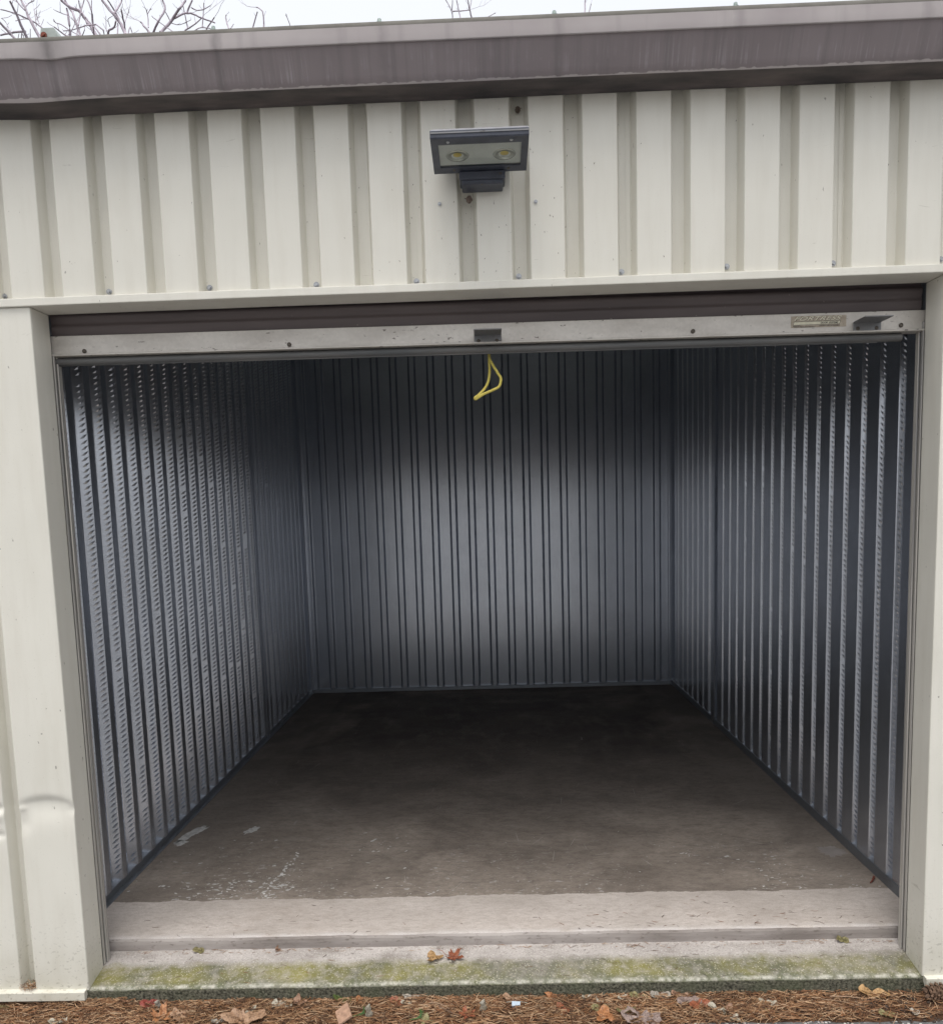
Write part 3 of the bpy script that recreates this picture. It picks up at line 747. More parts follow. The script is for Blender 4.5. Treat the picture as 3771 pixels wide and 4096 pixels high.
for cx in (-.0505, .0760):
    b = MB(); rows = []
    for r, n in ((.031, .0066), (.028, .0042), (.024, .0050), (.019, .0066), (.014, .0070)):
        rows.append([(cx+r*math.cos(a), *fp(0, .56+r*.9/.170*math.sin(a), n)[1:]) for a in [q*2*math.pi/28 for q in range(28)]])
    b.loft(rows, True); cup = b.build('reflector_cup', 'lamp_cup', FL, True)
    b = MB(); ring = [(cx+.0115*math.cos(a), *fp(0, .50+.0105/.170*math.sin(a), .0035)[1:]) for a in [q*2*math.pi/20 for q in range(20)]]
    b.add(ring, [tuple(range(20))]); b.build('led_chip', 'led_yellow', cup)
b = MB(); Q = [fp(gx0+.0005, g0+.003, .002), fp(gx1-.0005, g0+.003, .002), fp(gx1-.0005, g1-.003, .002), fp(gx0+.0005, g1-.003, .002)]
b.add(Q, [(3, 2, 1, 0)]); b.build('glass', 'lamp_glass', FL)
b = MB(); b.box(-.049, .079, -.066, .001, 2.412, 2.4355, bev=.003); b.box(-.043, .073, -.064, .001, 2.400, 2.413, bev=.003)
b.box(-.036, .066, -.05, .001, 2.430, 2.50, bev=.003)
mb = b.build('mounting_box', 'lamp_paint', FL)
for x, z in ((.014, 2.402), (.066, 2.425)):
    q = MB(); q.cyl((x, -.060 if z < 2.41 else -.066, z), (0, -1, 0), .0035, .002, 8); q.build('screw', 'bolt_steel', mb)

# ================================================================ PINE LITTER
def gz(x, y):     # top of the litter bed
    e = min(1, max(0, (y+.150-.010*nz(x*4, 1, 0))/.05))
    return -.066+e*(.014+.010*nz(x*2.1, y*9, 2)+.005*nz(x*9, y*22, 5)+(.010 if x < -1.2 else 0)*max(0, min(1, (y+.08)/.06)))
ys = [-.165+.0066*i for i in range(28)]
b = grid(-3.4, 3.4, 900, ys, gz)
tag(b.build('litter_bed', 'litter_soil', smooth=True), 'brown pine litter strip between the concrete and the asphalt', 'litter', kind='stuff')
def needles(name, spots, label):
    b = MB(); cols = []
    for x, y, z, ln, wd, col, bend, tilt, rot in spots:
        dx, dy = math.cos(rot), math.sin(rot)
        pts = []
        for k in (-1, -.35, .35, 1):
            off = bend*(1-k*k)
            pts.append(Vector((x+dx*k*ln/2-dy*off, y+dy*k*ln/2+dx*off, z+tilt*k*ln/2+.0008)))
        n0 = len(b.v); rows = []
        for i, p in enumerate(pts):
            w = wd*(1 if 0 < i < 3 else .55)
            rows.append([p+Vector((-dy*w, dx*w, 0)), p+Vector((0, 0, w*1.1)), p+Vector((dy*w, -dx*w, 0))])
        b.loft(rows); cols += [col]*(len(b.v)-n0)
    o = b.build(name, 'needle'); at = o.data.attributes.new('tint', 'FLOAT_COLOR', 'POINT')
    at.data.foreach_set('color', [c for col in cols for c in (*col, 1)])
    tag(o, label, 'pine needles', kind='stuff'); return o
PAL = [tuple(v*.82 for v in q) for q in [(.30, .155, .075), (.40, .225, .12), (.20, .10, .055), (.52, .33, .19), (.13, .07, .042), (.60, .42, .27), (.27, .125, .06), (.09, .05, .032)]]
sp = []
for i in range(20500):
    x = random.uniform(-2.4, 2.3); y = random.uniform(-.155, .012)
    if y < road_edge(x)-.012+random.random()*.012: continue
    if x > 1.13 and random.random() < .6: continue
    v = nz(x*3.3, y*6, 9)
    col = random.choice(PAL); k = 1+.25*v+random.uniform(-.15, .2); col = tuple(c*k for c in col)
    sp.append((x, y, gz(x, y)+random.uniform(0, .009), random.uniform(.022, .055), random.uniform(.0007, .0014), col, random.uniform(-.006, .006), random.uniform(-.25, .25), random.gauss(0.1, .75)))
needles('pine_needles', sp, 'fallen rusty pine needles heaped along the concrete edge')
sp = []
def aprz(y): return .030*max(0, y)/.18 if y < .179 else .0712
for i in range(420):
    x = random.uniform(-1.3, 1.31); y = random.choice((random.uniform(.195, .42), random.uniform(.195, .30), random.uniform(.01, .17), random.uniform(.155, .176), random.uniform(.155, .176)))
    if x > .9 and random.random() < .0: continue
    dense = .35+.65*max(0, min(1, (x-.1)/.8)) if y > .18 else .8
    if random.random() > dense: continue
    dk = random.choice([(.075, .05, .035), (.12, .07, .04), (.22, .09, .04), (.06, .045, .035)]) if not .15 < y < .179 else random.choice(PAL[:5])
    sp.append((x, y, aprz(y)+.0006, random.uniform(.008, .030), random.uniform(.0004, .0009), dk, random.uniform(-.004, .004), 0, random.gauss(0, .55)))
for i in range(70):   # tuft at the foot of the groove left of the door
    sp.append((-1.515+random.gauss(0, .014), .004+random.uniform(-.012, .018), .003+abs(random.gauss(0, .008)), random.uniform(.015, .035), .0007, random.choice(PAL), random.uniform(-.004, .004), random.uniform(-.5, .5), random.gauss(0, .9)))
needles('pine_needles', sp, 'sparse dark pine needles scattered over the concrete sill')
# crumbs of bark and soil
b = MB()
for i in range(1500):
    x = random.uniform(-1.8, 1.6); y = random.uniform(-.155, .0)
    if x < 1.1 and random.random() < .5: continue
    s = random.uniform(.0015, .005) * (1.7 if x > 1.1 else 1); z = gz(x, y)+s*.4
    a = random.random()*6
    vs_ = [(x+s*math.cos(a+q*1.57)*(1 if q % 2 else .6), y+s*math.sin(a+q*1.57)*(1 if q % 2 else .6), z+random.uniform(-.3, .3)*s) for q in range(4)]+[(x, y, z+s*.8), (x, y, z-s*.8)]
    b.add(vs_, [(0, 1, 4), (1, 2, 4), (2, 3, 4), (3, 0, 4), (1, 0, 5), (2, 1, 5), (3, 2, 5), (0, 3, 5)])
tag(b.build('soil_crumbs', 'soil_dark'), 'dark crumbs of soil and bark among the needles', 'soil', kind='stuff')

# ---- leaves
def outline(shape, th):
    if shape == 'oval': return (abs(math.cos(th))**1.0*.0+1)*(.36+.64*abs(math.cos(th))**1.6)
    if shape == 'blade': return .20+.80*abs(math.cos(th))**3
    if shape == 'maple': return (.42+.58*(.5+.5*math.cos(5*th))**.9)*(1-.25*(math.cos(th) < -.75))*(1+.10*math.cos(17*th))
    if shape == 'oak': return (.30+.70*abs(math.cos(th))**1.8)*(1-.38*(.5+.5*math.cos(9*th))*abs(math.sin(th))**.5)
    if shape == 'scrap': return .75+.2*math.cos(3*th+1)+.12*math.cos(5*th)
    return .8
def leaf(label, x, y, shape, ln, rot, mat, curl=.3, lift=.004, tilt=0, wid=1., stem=False, z=None, name='fallen_leaf', hole=False):
    seed = x*17.3+y*91; b = MB(); n = 44; rings = 5; rows = []
    def zz(u, v):
        return curl*.7*(v*v*.9+.35*u*u)*ln+ .13*ln*nz(u*2.2+seed, v*2.2, seed)+.05*ln*nz(u*6, v*6, seed)
    for k in range(rings+1):
        row = []
        for i in range(n):
            th = i*2*math.pi/n; r = outline(shape, th)*(1+.16*nz(math.cos(th)*2+seed, math.sin(th)*2, seed+3)+.07*nz(math.cos(th)*7, math.sin(th)*7+seed, 1))
            f = max(.02, k/rings); u, v = math.cos(th)*r*f*.5, math.sin(th)*r*f*.5*wid
            row.append((u*ln, v*ln, zz(u*2, v*2)))
        rows.append(row)
    if hole:
        for k in range(rings):
            for i in range(n):
                th = i*2*math.pi/n
                if k in (1, 2, 3) and 2.2 < th < 3.9 + 0 and (i % 6) in (1, 2, 3) or (k in (2, 3) and 5.0 < th < 6.0 and (i % 5) < 2): continue
                j = (i+1) % n; b.add([rows[k][i], rows[k][j], rows[k+1][j], rows[k+1][i]], [(0, 1, 2, 3)])
    else: b.loft(rows, True)
    mr = max(p[2] for p in rows[-1]); mn = min(p[2] for r in rows for p in r)
    b.tube([(-.40*ln, 0, zz(-.8, 0)+.0006), (0, 0, zz(0, 0)+.0008), (.46*ln, 0, zz(.9, 0)+.0004)], [.0010, .0009, .0003], 4)
    for sv in (-1, 1):
        for u0 in (-.5, -.1, .3): b.tube([(u0*.5*ln, 0, zz(u0, 0)+.0006), ((u0+.30)*.5*ln, sv*.15*ln*wid, zz(u0+.3, sv*.3)+.0005)], [.0007, .0003], 3)
    if stem: b.tube([(-.38*ln, 0, zz(-.8, 0)), (-.62*ln, .06*ln, zz(-.8, 0)+.15*ln), (-.85*ln, .1*ln, zz(-.8, 0)+.12*ln)], [.0011, .0009, .0008], 5)
    base = gz(x, y)+.001 if z is None else z
    o = b.build(name, mat, smooth=True, loc=(x, y, base+lift-mn)); o.rotation_euler = (tilt, tilt*.4, rot)
    return tag(o, label, 'leaf', 'fallen leaves')
LV = [
 ('olive curled leaf at the far left under the base trim', -1.593, -.022, 'blade', .055, .3, 'leaf_olive', .5),
 ('dark red oval leaf against the concrete, left of the rust-orange leaf', -1.122, -.018, 'oval', .065, .35, 'leaf_red', .3),
 ('large rust-orange lobed leaf, leftmost big leaf in the litter', -1.057, -.085, 'maple', .095, .5, 'leaf_orange', .4),
 ('pale grey curled leaf lying left of the rust-orange lobed leaf', -1.378, -.100, 'blade', .062, .25, 'leaf_pale', .7),
 ('pinkish tan leaf standing beside the rust-orange lobed leaf', -1.004, -.080, 'scrap', .075, .9, 'leaf_tan', .25),
 ('broad tan oak leaf at the bottom edge, left of centre', -.792, -.105, 'oak', .145, .1, 'leaf_tan', .22),
 ('small pale twisted leaf above the broad tan oak leaf', -.784, -.063, 'blade', .050, 1.2, 'leaf_pale', .6),
 ('white crumpled leaf beside the bluish white blade', -.711, -.030, 'scrap', .045, .4, 'leaf_pale', .5),
 ('narrow bluish white leaf blade near the concrete', -.680, -.030, 'blade', .055, -.5, 'leaf_pale', .5),
 ('brown curled leaf right of the bluish white blade', -.640, -.024, 'scrap', .055, .3, 'leaf_brown', .6),
 ('black and white curled leaf left of the tan oak leaf', -.868, -.112, 'blade', .055, .5, 'leaf_grey', .8),
 ('dark olive arched leaf leaning on the concrete edge', -.502, -.008, 'blade', .072, -.35, 'leaf_green', .6),
 ('orange oval leaf right of the dark olive arched leaf', -.438, -.008, 'oval', .052, .5, 'leaf_orange', .35),
 ('orange-brown pointed leaf near the centre of the litter', -.326, -.028, 'oval', .056, -.75, 'leaf_rust', .3),
 ('grey-brown leaf behind the white-edged leaf near the centre', -.283, -.008, 'oak', .065, -.1, 'leaf_grey', .35),
 ('small white-edged leaf in front of the grey-brown leaf', -.293, -.038, 'blade', .042, -.1, 'leaf_pale', .6),
 ('yellowish olive leaf at the bottom edge beside a green sprig', -.225, -.125, 'scrap', .060, .2, 'leaf_olive', .3),
 ('red-orange leaf at the bottom near the centre', -.102, -.102, 'maple', .068, .7, 'leaf_rust', .3),
 ('orange pointed maple leaf against the concrete right of centre', .164, -.006, 'maple', .075, .2, 'leaf_orange', .35),
 ('long pale leaf above the blue paper scrap', .039, -.028, 'blade', .068, -.55, 'leaf_tan', .5),
 ('rust brown strip of leaf standing right of the blue paper scrap', .195, -.070, 'blade', .060, -1.0, 'leaf_rust', .2),
 ('white-tipped olive leaf against the concrete, third from the orange maple leaf', .279, -.014, 'blade', .052, .45, 'leaf_pale', .5),
 ('greyish white upright leaf above the olive leaf', .315, -.036, 'scrap', .036, 1.2, 'leaf_pale', .6),
 ('olive oval leaf lying on the large orange leaf', .312, -.068, 'oval', .060, .05, 'leaf_olive', .4),
 ('large orange torn leaf beside the mauve oak leaf', .323, -.110, 'scrap', .085, .1, 'leaf_orange', .2),
 ('tan olive rolled leaf behind the mauve oak leaf', .385, -.093, 'blade', .072, .4, 'leaf_olive', .7),
 ('white shredded leaf on a thin stalk against the concrete', .386, -.016, 'blade', .040, .5, 'leaf_pale', .6),
 ('olive long leaf against the concrete, left of the greyish olive one', .440, -.010, 'blade', .065, -.25, 'leaf_olive', .4),
 ('greyish olive long leaf against the concrete', .507, -.012, 'blade', .070, .2, 'leaf_grey', .4),
 ('dark brown long leaf against the concrete, rightmost of three in a row', .568, -.004, 'blade', .062, .05, 'leaf_brown', .5),
 ('pinkish brown flat leaf half buried right of centre', .590, -.045, 'oval', .085, .0, 'leaf_mauve', .15),
 ('rust red leaf partly under the pinkish brown leaf', .620, -.062, 'oval', .075, .3, 'leaf_rust', .2),
 ('white and green pointed leaf near the asphalt edge', .666, -.090, 'blade', .070, -.75, 'leaf_pale', .6),
 ('brown rolled leaf touching the white and green pointed leaf', .697, -.092, 'blade', .058, .9, 'leaf_brown', .8),
 ('cream leaf piece upper left of its twin', .827, -.046, 'blade', .046, -.4, 'leaf_pale', .5),
 ('cream leaf piece lower right of its twin', .850, -.066, 'scrap', .034, -.3, 'leaf_pale', .4),
 ('tiny olive leaf standing below the cream leaf pieces', .818, -.090, 'oval', .026, 1.4, 'leaf_olive', .4),
 ('pale curled scrap of leaf at the asphalt edge', .711, -.126, 'scrap', .036, -.4, 'leaf_pale', .6),
 ('orange and cream twisted leaf by the right base trim', 1.170, -.014, 'blade', .105, .0, 'leaf_gold', .7),
 ('small orange chip of leaf at the right asphalt edge', 1.037, -.118, 'scrap', .026, .0, 'leaf_orange', .2),
 ('flat greyish olive leaf on the dark soil at right', 1.166, -.118, 'oval', .052, -.15, 'leaf_olive', .1),
 ('small grey leaf standing on dark soil below the pine cone', 1.252, -.116, 'scrap', .038, .6, 'leaf_grey', .4),
 ('dark brown leaf scrap against the concrete right of centre', .968, -.004, 'scrap', .030, .0, 'leaf_brown', .6)]
for r in LV: leaf(r[0], r[1], r[2], r[3], r[4]*.92, r[5], r[6], r[7], lift=.0015, tilt=.16 if r[2] < -.02 else .42)
leaf('mauve brown oak leaf with holes at the asphalt edge', .425, -.124, 'oak', .125, -.12, 'leaf_mauve', .3, tilt=.35, hole=True)
leaf('tan crinkled leaf on the mossy sill beside the red leaf', -.215, .110, 'scrap', .062, .35, 'leaf_gold', .35, z=.019, lift=.001, tilt=.12)
leaf('brick red lobed leaf with a long stem on the mossy sill', -.150, .114, 'maple', .070, -.35, 'leaf_rust', .32, z=.020, lift=.001, stem=True, tilt=.1)
leaf('green-brown leaf propped on the step at left', -1.023, .168, 'oval', .038, .1, 'leaf_olive', .3, z=.030, lift=.002, tilt=.75)
leaf('olive leaf propped on the step at right', 1.150, .166, 'oval', .044, .05, 'leaf_olive', .3, z=.030, lift=.001, tilt=.55)
leaf('small dry brown leaf with stalk at the step, left of centre', -.752, .168, 'scrap', .022, .6, 'leaf_brown', .6, z=.030, lift=.001, tilt=.6)
# ---- other small things in the litter
def stick(label, pts, r, name='twig', mat='twig_wood'):
    b = MB(); b.tube(catmull(pts, 4), [r*(1-.4*i/(4*(len(pts)-1))) for i in range(4*(len(pts)-1)+1)], 6)
    tag(b.build(name, mat, smooth=True), label, 'twig', 'twigs in the litter')
def gl(x, y, h=.010): return (x, y, gz(x, y)+h)
stick('long pale twig above the bark chip', [gl(-.526, -.054), gl(-.44, -.062, .014), gl(-.372, -.093, .012)], .0022)
stick('thin tan twig left of the red-orange leaf', [gl(-.219, -.047), gl(-.19, -.060, .013), gl(-.155, -.084)], .0020)
stick('dark twig touching the red-orange leaf', [gl(-.19, -.070), gl(-.15, -.100, .012), gl(-.118, -.108)], .0022, mat='cone_scale')
stick('brown bent twig beside the dark red leaf', [gl(-1.085, -.004, .014), gl(-1.066, -.028, .012), gl(-1.052, -.052)], .0030, mat='cone_scale')
stick('grey forked twig against the concrete at right', [gl(1.03, -.032), gl(1.075, -.036, .013), gl(1.12, -.042)], .0025)
stick('long thin twig across the needles at right', [gl(1.0, -.045), gl(1.06, -.070, .012), gl(1.11, -.098)], .0014)
stick('pale straw lying on the blue paper scrap', [gl(.02, -.052, .012), gl(.05, -.054, .016), gl(.086, -.052, .012)], .0012, mat='leaf_pale')
stick('short rusty twig on the floor at the right wall base', [(1.425, .545, .077), (1.410, .520, .077), (1.392, .500, .074)], .0045, mat='rust')
b = MB(); b.box(-.033, .033, -.024, .024, -.004, .006, bev=.002)
b.v = [(x+.004*nz(x*60, y*60, 1), y+.004*nz(x*60, y*60, 5), z+.003*nz(x*50, y*50, 9)) for x, y, z in b.v]
o = b.build('bark_chip', 'bark_chip', loc=(-.483, -.100, gz(-.483, -.100)+.012)); o.rotation_euler = (.5, .05, -1.2)
tag(o, 'flat pinkish brown bark chip near the bottom edge', 'bark chip')
b = MB(); b.box(-.013, .013, -.0004, .0004, 0, .017)
o = b.build('paper_scrap', 'paper_blue', loc=(.050, -.066, gz(.05, -.066)+.005)); o.rotation_euler = (-.45, .06, -.03)
tag(o, 'small pale blue square of paper in the needles', 'paper')
def sprig(label, x, y, n, ln):
    b = MB()
    for i in range(n):
        a = -.6+2.4*i/n; s = i/n*.03
        b.tube([(s, 0, .004), (s+ln*math.cos(a)*.5, ln*math.sin(a)*.5, .010), (s+ln*math.cos(a), ln*math.sin(a), .012)], [.0009, .0008, .0003], 4)
    b.tube([(-.01, 0, .003), (.034, 0, .005)], [.0014, .001], 5)
    o = b.build('conifer_sprig', 'green_needle', loc=(x, y, gz(x, y)+.006)); o.rotation_euler = (.2, 0, .3)
    tag(o, label, 'sprig', 'green sprigs')
sprig('green conifer sprig right of the bark chip', -.446, -.098, 12, .024)
sprig('green conifer sprig at the bottom edge beside the yellowish olive leaf', -.268, -.116, 16, .030)
def wisp(label, x, y, h, mat):
    b = MB(); pts = [(0, 0, 0), (.003, .002, h*.35), (-.001, .004, h*.7), (.005, .006, h)]
    rows = []
    for p, w in zip(catmull(pts, 4), [.006, .009, .012, .013, .012, .009, .008, .010, .011, .009, .006, .004, .002]):
        rows.append([(p.x-w, p.y+.003, p.z), (p.x, p.y-.003, p.z), (p.x+w*.8, p.y+.002, p.z)])
    b.loft(rows); o = b.build('dry_husk', mat, smooth=True, loc=(x, y, gz(x, y))); o.rotation_euler = (.3, 0, .2)
    tag(o, label, 'husk', 'dry husks')
wisp('pale dry husk standing right of the bark chip', -.405, -.098, .055, 'leaf_pale')
wisp('white dry husk right of the red-orange leaf', -.052, -.080, .045, 'leaf_pale')
wisp('small beige seed husk beside the dark red leaf', -1.090, -.030, .030, 'leaf_grey')
# ---- pine cone
CN = empty('pine_cone', 'brown pine cone lying at the right edge by the base trim', 'pine cone', loc=(1.372, -.042, gz(1.372, -.042)+.022))
b = MB(); core = [(-.045, .010), (-.03, .017), (0, .019), (.03, .014), (.045, .004)]
b.loft([[(x, r*math.cos(a), r*math.sin(a)) for a in [q*2*math.pi/12 for q in range(12)]] for x, r in core], True)
core_o = b.build('core', 'cone_scale'); core_o.parent = CN
me0 = None
for i in range(64):
    u = i/64; x = -.046+.092*u; R_ = .024*math.sin(math.pi*min(1, .18+.80*u))**.7+.002; a = i*2.39996
    if me0 is None:
        q = MB(); q.add([(0, -.006, 0), (0, .006, 0), (-.006, .0075, .010), (-.010, 0, .0145), (-.006, -.0075, .010), (-.003, 0, .0125), (-.012, 0, .010)], [(0, 1, 2, 5), (0, 5, 4), (5, 2, 3), (5, 3, 4), (1, 0, 6), (6, 2, 1), (0, 4, 6), (6, 3, 2), (4, 3, 6)])
        o = q.build('scale', 'cone_scale'); me0 = o.data
    else:
        o = D.objects.new('scale', me0); COL.objects.link(o)
    o.parent = CN; rr = max(.006, R_-.012)
    o.location = (x, rr*math.cos(a), rr*math.sin(a)); o.rotation_euler = (a-math.pi/2, .25, 0)
CN.rotation_euler = (0, .05, .15)
# ---- mud nests on the wall
def nest(label, x, y, z, s):
    b = MB(); n = 14; rows = []
    for k in range(9):
        t_ = k/8*math.pi
        rows.append([(s*math.sin(t_)*math.cos(a)*(1+.5*nz(k*.8, i*.7, x*9)), -abs(s*.75*math.sin(t_)*math.sin(a))*(1+.5*nz(k, i*.6, 4)), s*1.25*math.cos(t_)*(1+.3*nz(i*.5, k, 2))) for i, a in enumerate([q*2*math.pi/n for q in range(n)])])
    b.loft(rows, True)
    for i in range(7):
        a = random.random()*6.28; c = Vector((s*.8*math.cos(a), -s*.5, s*.9*math.sin(a)))
        b.tube([c, c+Vector((random.uniform(-1, 1), -.3, random.uniform(-1.2, .4)))*s*.9], [s*.16, s*.08], 5)
    o = b.build('mud_nest', 'mud', loc=(x, y, z)); tag(o, label, 'nest', 'insect nests on the wall')
nest('crumbly dark insect nest hanging under the floodlight', -.024, .0, 2.382, .0085)
nest('small pale insect nest in the groove under the eave', .122, .034, 2.634, .0075)

# ================================================================ BARE TREES BEHIND
TR = [
('A',8.0,[ (0.0092,[(-5.28,7.72,7.06),(-5.35,7.7,7.14),(-5.4,7.61,7.2),(-5.41,7.51,7.22)]),(0.0079,[(-5.33,8.03,7.33),(-5.5,8.1,7.37),(-5.71,8.17,7.38)]),(0.0105,[(-5.2,7.81,7.11),(-5.22,7.76,7.2),(-5.24,7.68,7.32),(-5.26,7.59,7.42)]),(0.0105,[(-5.08,7.9,7.15),(-5.23,7.98,7.41),(-5.33,8.06,7.62),(-5.4,8.13,7.73)]),(0.0053,[(-5.17,7.74,7.4),(-5.28,7.77,7.53)]),(0.004,[(-5.42,8.25,7.73),(-5.42,8.34,7.82),(-5.3,8.24,7.79)]),(0.0053,[(-5.11,8.12,7.36),(-5.24,8.12,7.47),(-5.4,8.04,7.53),(-5.47,8.03,7.55),(-5.55,7.93,7.53)]),(0.0026,[(-5.47,8.39,7.67),(-5.54,8.4,7.68),(-5.61,8.36,7.64)]),(0.0033,[(-5.33,8.3,7.54),(-5.38,8.4,7.69),(-5.43,8.48,7.83)]),(0.0033,[(-5.14,7.99,7.39),(-5.17,8.01,7.49),(-5.16,7.99,7.54)]),(0.0026,[(-5.36,7.72,7.18),(-5.43,7.79,7.31),(-5.42,7.68,7.29)]),(0.0026,[(-5.27,7.71,7.06),(-5.22,7.66,7.11)]),(0.0033,[(-5.38,8.02,7.25),(-5.35,7.98,7.29),(-5.38,8.1,7.26)]),(0.0026,[(-5.15,7.77,7.11),(-5.1,7.69,7.17)]) ]),
('B',9.0,[ (0.0101,[(-5.25,9.04,7.78),(-5.24,9.0,7.92),(-5.28,9.06,8.16)]),(0.0036,[(-5.2,8.89,7.98),(-5.31,8.99,8.06),(-5.35,8.89,8.04)]),(0.0043,[(-5.08,8.63,7.66),(-5.2,8.69,7.76),(-5.28,8.72,7.8),(-5.28,8.66,7.81)]),(0.0058,[(-5.16,8.8,7.66),(-5.25,8.79,7.72),(-5.29,8.68,7.73)]),(0.0101,[(-5.2,9.23,7.89),(-5.29,9.34,8.09),(-5.37,9.4,8.3),(-5.51,9.51,8.52)]),(0.0058,[(-4.95,8.61,7.7),(-4.96,8.72,7.91),(-4.93,8.79,8.09)]),(0.0144,[(-4.9,9.04,7.79),(-4.99,9.07,7.93),(-5.11,9.15,8.1),(-5.15,9.1,8.15),(-5.22,9.03,8.15),(-5.33,9.01,8.23)]),(0.0058,[(-4.9,8.72,7.84),(-5.0,8.83,8.0),(-5.0,8.79,8.09)]),(0.0072,[(-4.74,8.55,7.68),(-4.71,8.47,7.79),(-4.78,8.54,7.94)]),(0.0043,[(-4.84,8.85,7.79),(-4.83,8.76,7.82),(-4.87,8.87,8.13)]),(0.0043,[(-5.27,8.88,7.79),(-5.13,8.77,7.73)]),(0.0029,[(-5.03,8.61,7.66),(-5.01,8.65,7.75),(-5.01,8.57,7.77)]),(0.0036,[(-4.94,8.68,7.61),(-4.88,8.62,7.65),(-4.93,8.74,7.77)]) ]),
('C',10.0,[ (0.0141,[(-4.8,9.74,8.18),(-4.88,9.81,8.35),(-4.97,9.79,8.47),(-5.16,9.9,8.73)]),(0.0078,[(-4.95,9.92,8.48),(-5.01,9.9,8.61),(-5.04,9.79,8.66)]),(0.0078,[(-5.0,9.88,8.54),(-4.97,9.98,8.68),(-4.95,10.06,8.81)]),(0.0094,[(-5.12,9.89,8.26),(-5.07,9.83,8.29),(-4.97,9.77,8.3),(-4.91,9.7,8.34)]),(0.0078,[(-4.87,9.9,8.39),(-4.86,9.81,8.47),(-4.83,9.71,8.49)]),(0.0039,[(-5.03,10.32,8.66),(-5.04,10.43,8.8),(-5.0,10.41,8.85)]),(0.0031,[(-5.31,10.32,8.55),(-5.33,10.39,8.8)]),(0.0031,[(-5.19,10.17,8.53),(-5.17,10.07,8.57),(-5.08,10.0,8.57)]),(0.0063,[(-5.17,10.36,8.51),(-5.19,10.46,8.73)]),(0.0047,[(-4.84,9.92,8.28),(-4.84,10.0,8.42),(-4.82,10.03,8.35)]) ]),
('D',11.0,[ (0.0102,[(-5.01,11.23,9.0),(-5.09,11.26,9.1),(-5.17,11.31,9.21)]),(0.0051,[(-4.92,10.94,8.92),(-4.96,11.05,9.17),(-4.95,10.95,9.2)]),(0.0042,[(-5.11,11.44,9.39),(-5.06,11.48,9.5)]),(0.0102,[(-4.8,10.78,8.75),(-4.68,10.69,8.85),(-4.6,10.8,9.09),(-4.64,10.84,9.23)]),(0.0051,[(-4.65,10.61,8.82),(-4.75,10.64,8.91)]),(0.0051,[(-4.71,11.11,9.24),(-4.68,11.21,9.16)]),(0.0136,[(-4.65,10.68,8.7),(-4.5,10.79,8.94),(-4.36,10.67,9.0),(-4.28,10.76,9.17)]),(0.0085,[(-4.5,10.81,8.95),(-4.33,10.87,9.06),(-4.23,10.96,9.09),(-4.11,10.98,9.04),(-3.94,11.07,9.02)]),(0.0085,[(-4.29,10.83,9.03),(-4.18,10.79,9.19)]),(0.0068,[(-4.51,11.34,9.07),(-4.37,11.33,9.13),(-4.23,11.34,9.24)]),(0.0051,[(-4.1,10.56,8.64),(-4.01,10.58,8.69),(-3.87,10.58,8.67)]),(0.0068,[(-4.15,11.28,9.04),(-3.98,11.19,9.16)]),(0.0051,[(-4.11,10.97,8.91),(-4.06,10.97,9.25)]),(0.0051,[(-4.19,10.74,9.06),(-4.15,10.82,9.07),(-4.01,10.72,9.01),(-3.9,10.73,9.07)]),(0.0051,[(-4.34,10.99,8.91),(-4.37,10.94,9.2)]),(0.0034,[(-4.53,10.81,8.9),(-4.43,10.92,8.93),(-4.23,10.83,8.94)]),(0.0068,[(-3.65,10.76,8.75),(-3.71,10.85,8.94),(-3.7,10.85,9.0)]),(0.0042,[(-3.7,11.04,8.91),(-3.67,11.11,9.01)]),(0.0068,[(-3.3,10.79,8.77),(-3.2,10.72,8.95)]),(0.0068,[(-3.17,10.94,8.84),(-3.17,10.92,9.06),(-3.28,11.0,9.17)]),(0.0042,[(-2.75,10.86,8.8),(-2.79,10.78,8.94)]) ]),
('E',14.0,[ (0.0062,[(-0.39,13.75,10.39),(-0.4,13.71,10.5),(-0.5,13.72,10.69)]),(0.0052,[(-0.41,14.33,10.85),(-0.39,14.21,10.96)]),(0.0072,[(-0.25,13.88,10.46),(-0.31,13.88,10.77)]),(0.0083,[(-0.05,14.15,10.61),(-0.08,14.05,10.72),(-0.11,13.98,10.82)]),(0.0052,[(-0.07,14.21,10.81),(-0.04,14.27,10.98)]),(0.0062,[(-0.4,14.37,10.86),(-0.19,14.41,10.88),(-0.08,14.44,10.91)]),(0.0041,[(0.25,13.97,10.51),(0.39,13.96,10.57)]) ]),
('F',14.0,[ (0.0083,[(2.05,14.24,10.65),(2.08,14.33,10.92)]),(0.0052,[(2.13,14.23,10.65),(2.17,14.21,10.79)]) ]),

]
LBL = {'A': 'bare tree, leftmost behind the roof, with leaning stems', 'B': 'bare forked tree right of the roof rib end', 'C': 'bare tree with crossing boughs, third from the left edge',
       'D': 'bare tree with wide spreading thin boughs right of the crossing one', 'E': 'thin bare twigs of a far tree above the floodlight', 'F': 'single thin bare stem above the roof, rightmost of the trees'}
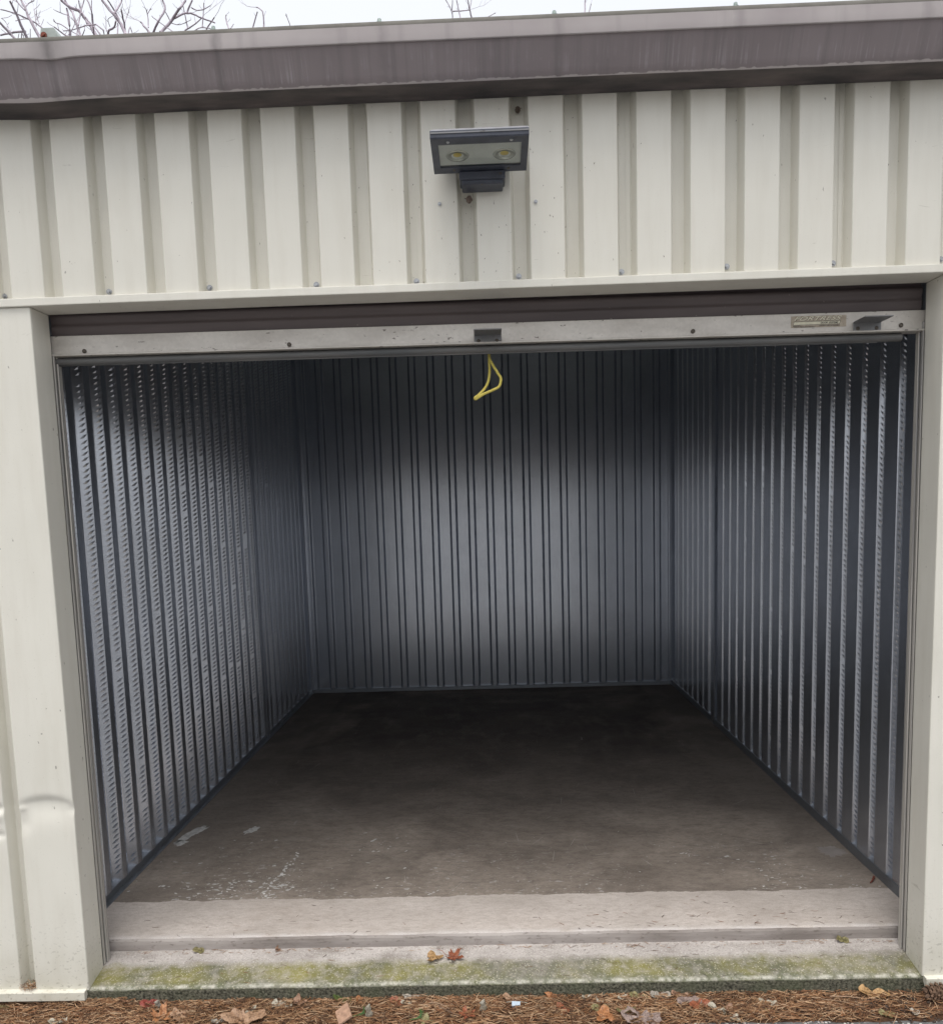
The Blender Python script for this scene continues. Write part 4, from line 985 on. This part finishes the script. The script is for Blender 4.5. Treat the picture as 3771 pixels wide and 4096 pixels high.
for key, Y, limbs in TR:
    xs_ = [q[0] for r, l in limbs for q in l]; zs_ = [q[2] for r, l in limbs for q in l]; cx = sum(xs_)/len(xs_); zlow = min(zs_)
    T = empty('bare_tree', LBL[key], 'tree', 'bare trees behind the building', loc=(cx, Y+.3, -.16))
    fork = Vector((cx, Y+.3, zlow-2.2)); rt_ = .035 if key in 'EF' else .075
    b = MB(); b.tube([(cx+.1, Y+.4, -.2), (cx+.04, Y+.35, 1.2), (cx-.03, Y+.3, 2.6), fork], [rt_*1.35, rt_*1.1, rt_, rt_*.85], 12); b.build('trunk', 'branch_bark', T, True)
    b = MB()
    def grow(p, d, r, depth):
        if depth == 0 or r < .0012: return
        n = 4; pts = [p]; rr = [r]; q = p.copy(); dd = d.copy(); ln = random.uniform(.25, .5)
        for k in range(n):
            dd = (dd+Vector((random.uniform(-.25, .25), random.uniform(-.25, .25), random.uniform(-.08, .22)))).normalized(); q = q+dd*ln/n; pts.append(q.copy()); rr.append(r*(1-.45*(k+1)/n))
            if k in (1, 2) and random.random() < .8:
                sd_ = (dd+Vector((random.uniform(-1, 1), random.uniform(-.8, .8), random.uniform(0, .6)))).normalized(); grow(q.copy(), sd_, r*.5, depth-1)
        b.tube(pts, rr, 5); grow(q, dd, rr[-1], depth-1)
    tops = max(zs_)
    for r, l in limbs:
        pts = [Vector(q) for q in l]
        if pts[0].z > pts[-1].z: pts = pts[::-1]
        fine = catmull(pts, 3); n = len(fine)
        fine = [p+Vector((nz(p.z*9, i, r*99), nz(p.x*9, i, 3), nz(i, p.z*5, 7)))*r*1.2 for i, p in enumerate(fine)]
        b.tube(fine, [r*(1.75-.7*i/n) for i in range(n)], 6)
        for i in range(2, n, 2):           # short spurs and side twigs
            if random.random() < .55:
                d = (fine[i]-fine[i-1]).normalized(); sd_ = (d*.5+Vector((random.choice((-1, 1))*random.uniform(.4, 1), random.uniform(-.6, .6), random.uniform(0, .7)))).normalized(); e = random.uniform(.03, .13)
                b.tube([fine[i], fine[i]+sd_*e*.6, fine[i]+sd_*e+Vector((0, 0, e*.15))], [max(.0035, r*.5), .003, .002], 4)
        if pts[-1].z > tops-.35: grow(fine[-1].copy(), (fine[-1]-fine[-2]).normalized(), r*.55, 3)
        if pts[0].z < zlow+.25 or r > .012:      # carry the bough down to the trunk
            d0 = (fine[1]-fine[0]).normalized(); a = fine[0]; k1 = a-d0*.9; k1.z = max(k1.z, fork.z+.5)
            b.tube(catmull([fork, fork.lerp(k1, .6)+Vector((0, 0, .1)), k1, a], 4), [max(r*1.9, .02)*(1-i/12)+r*1.12*i/12 for i in range(13)], 6)
    b.build('crown', 'branch_bark', T, True)
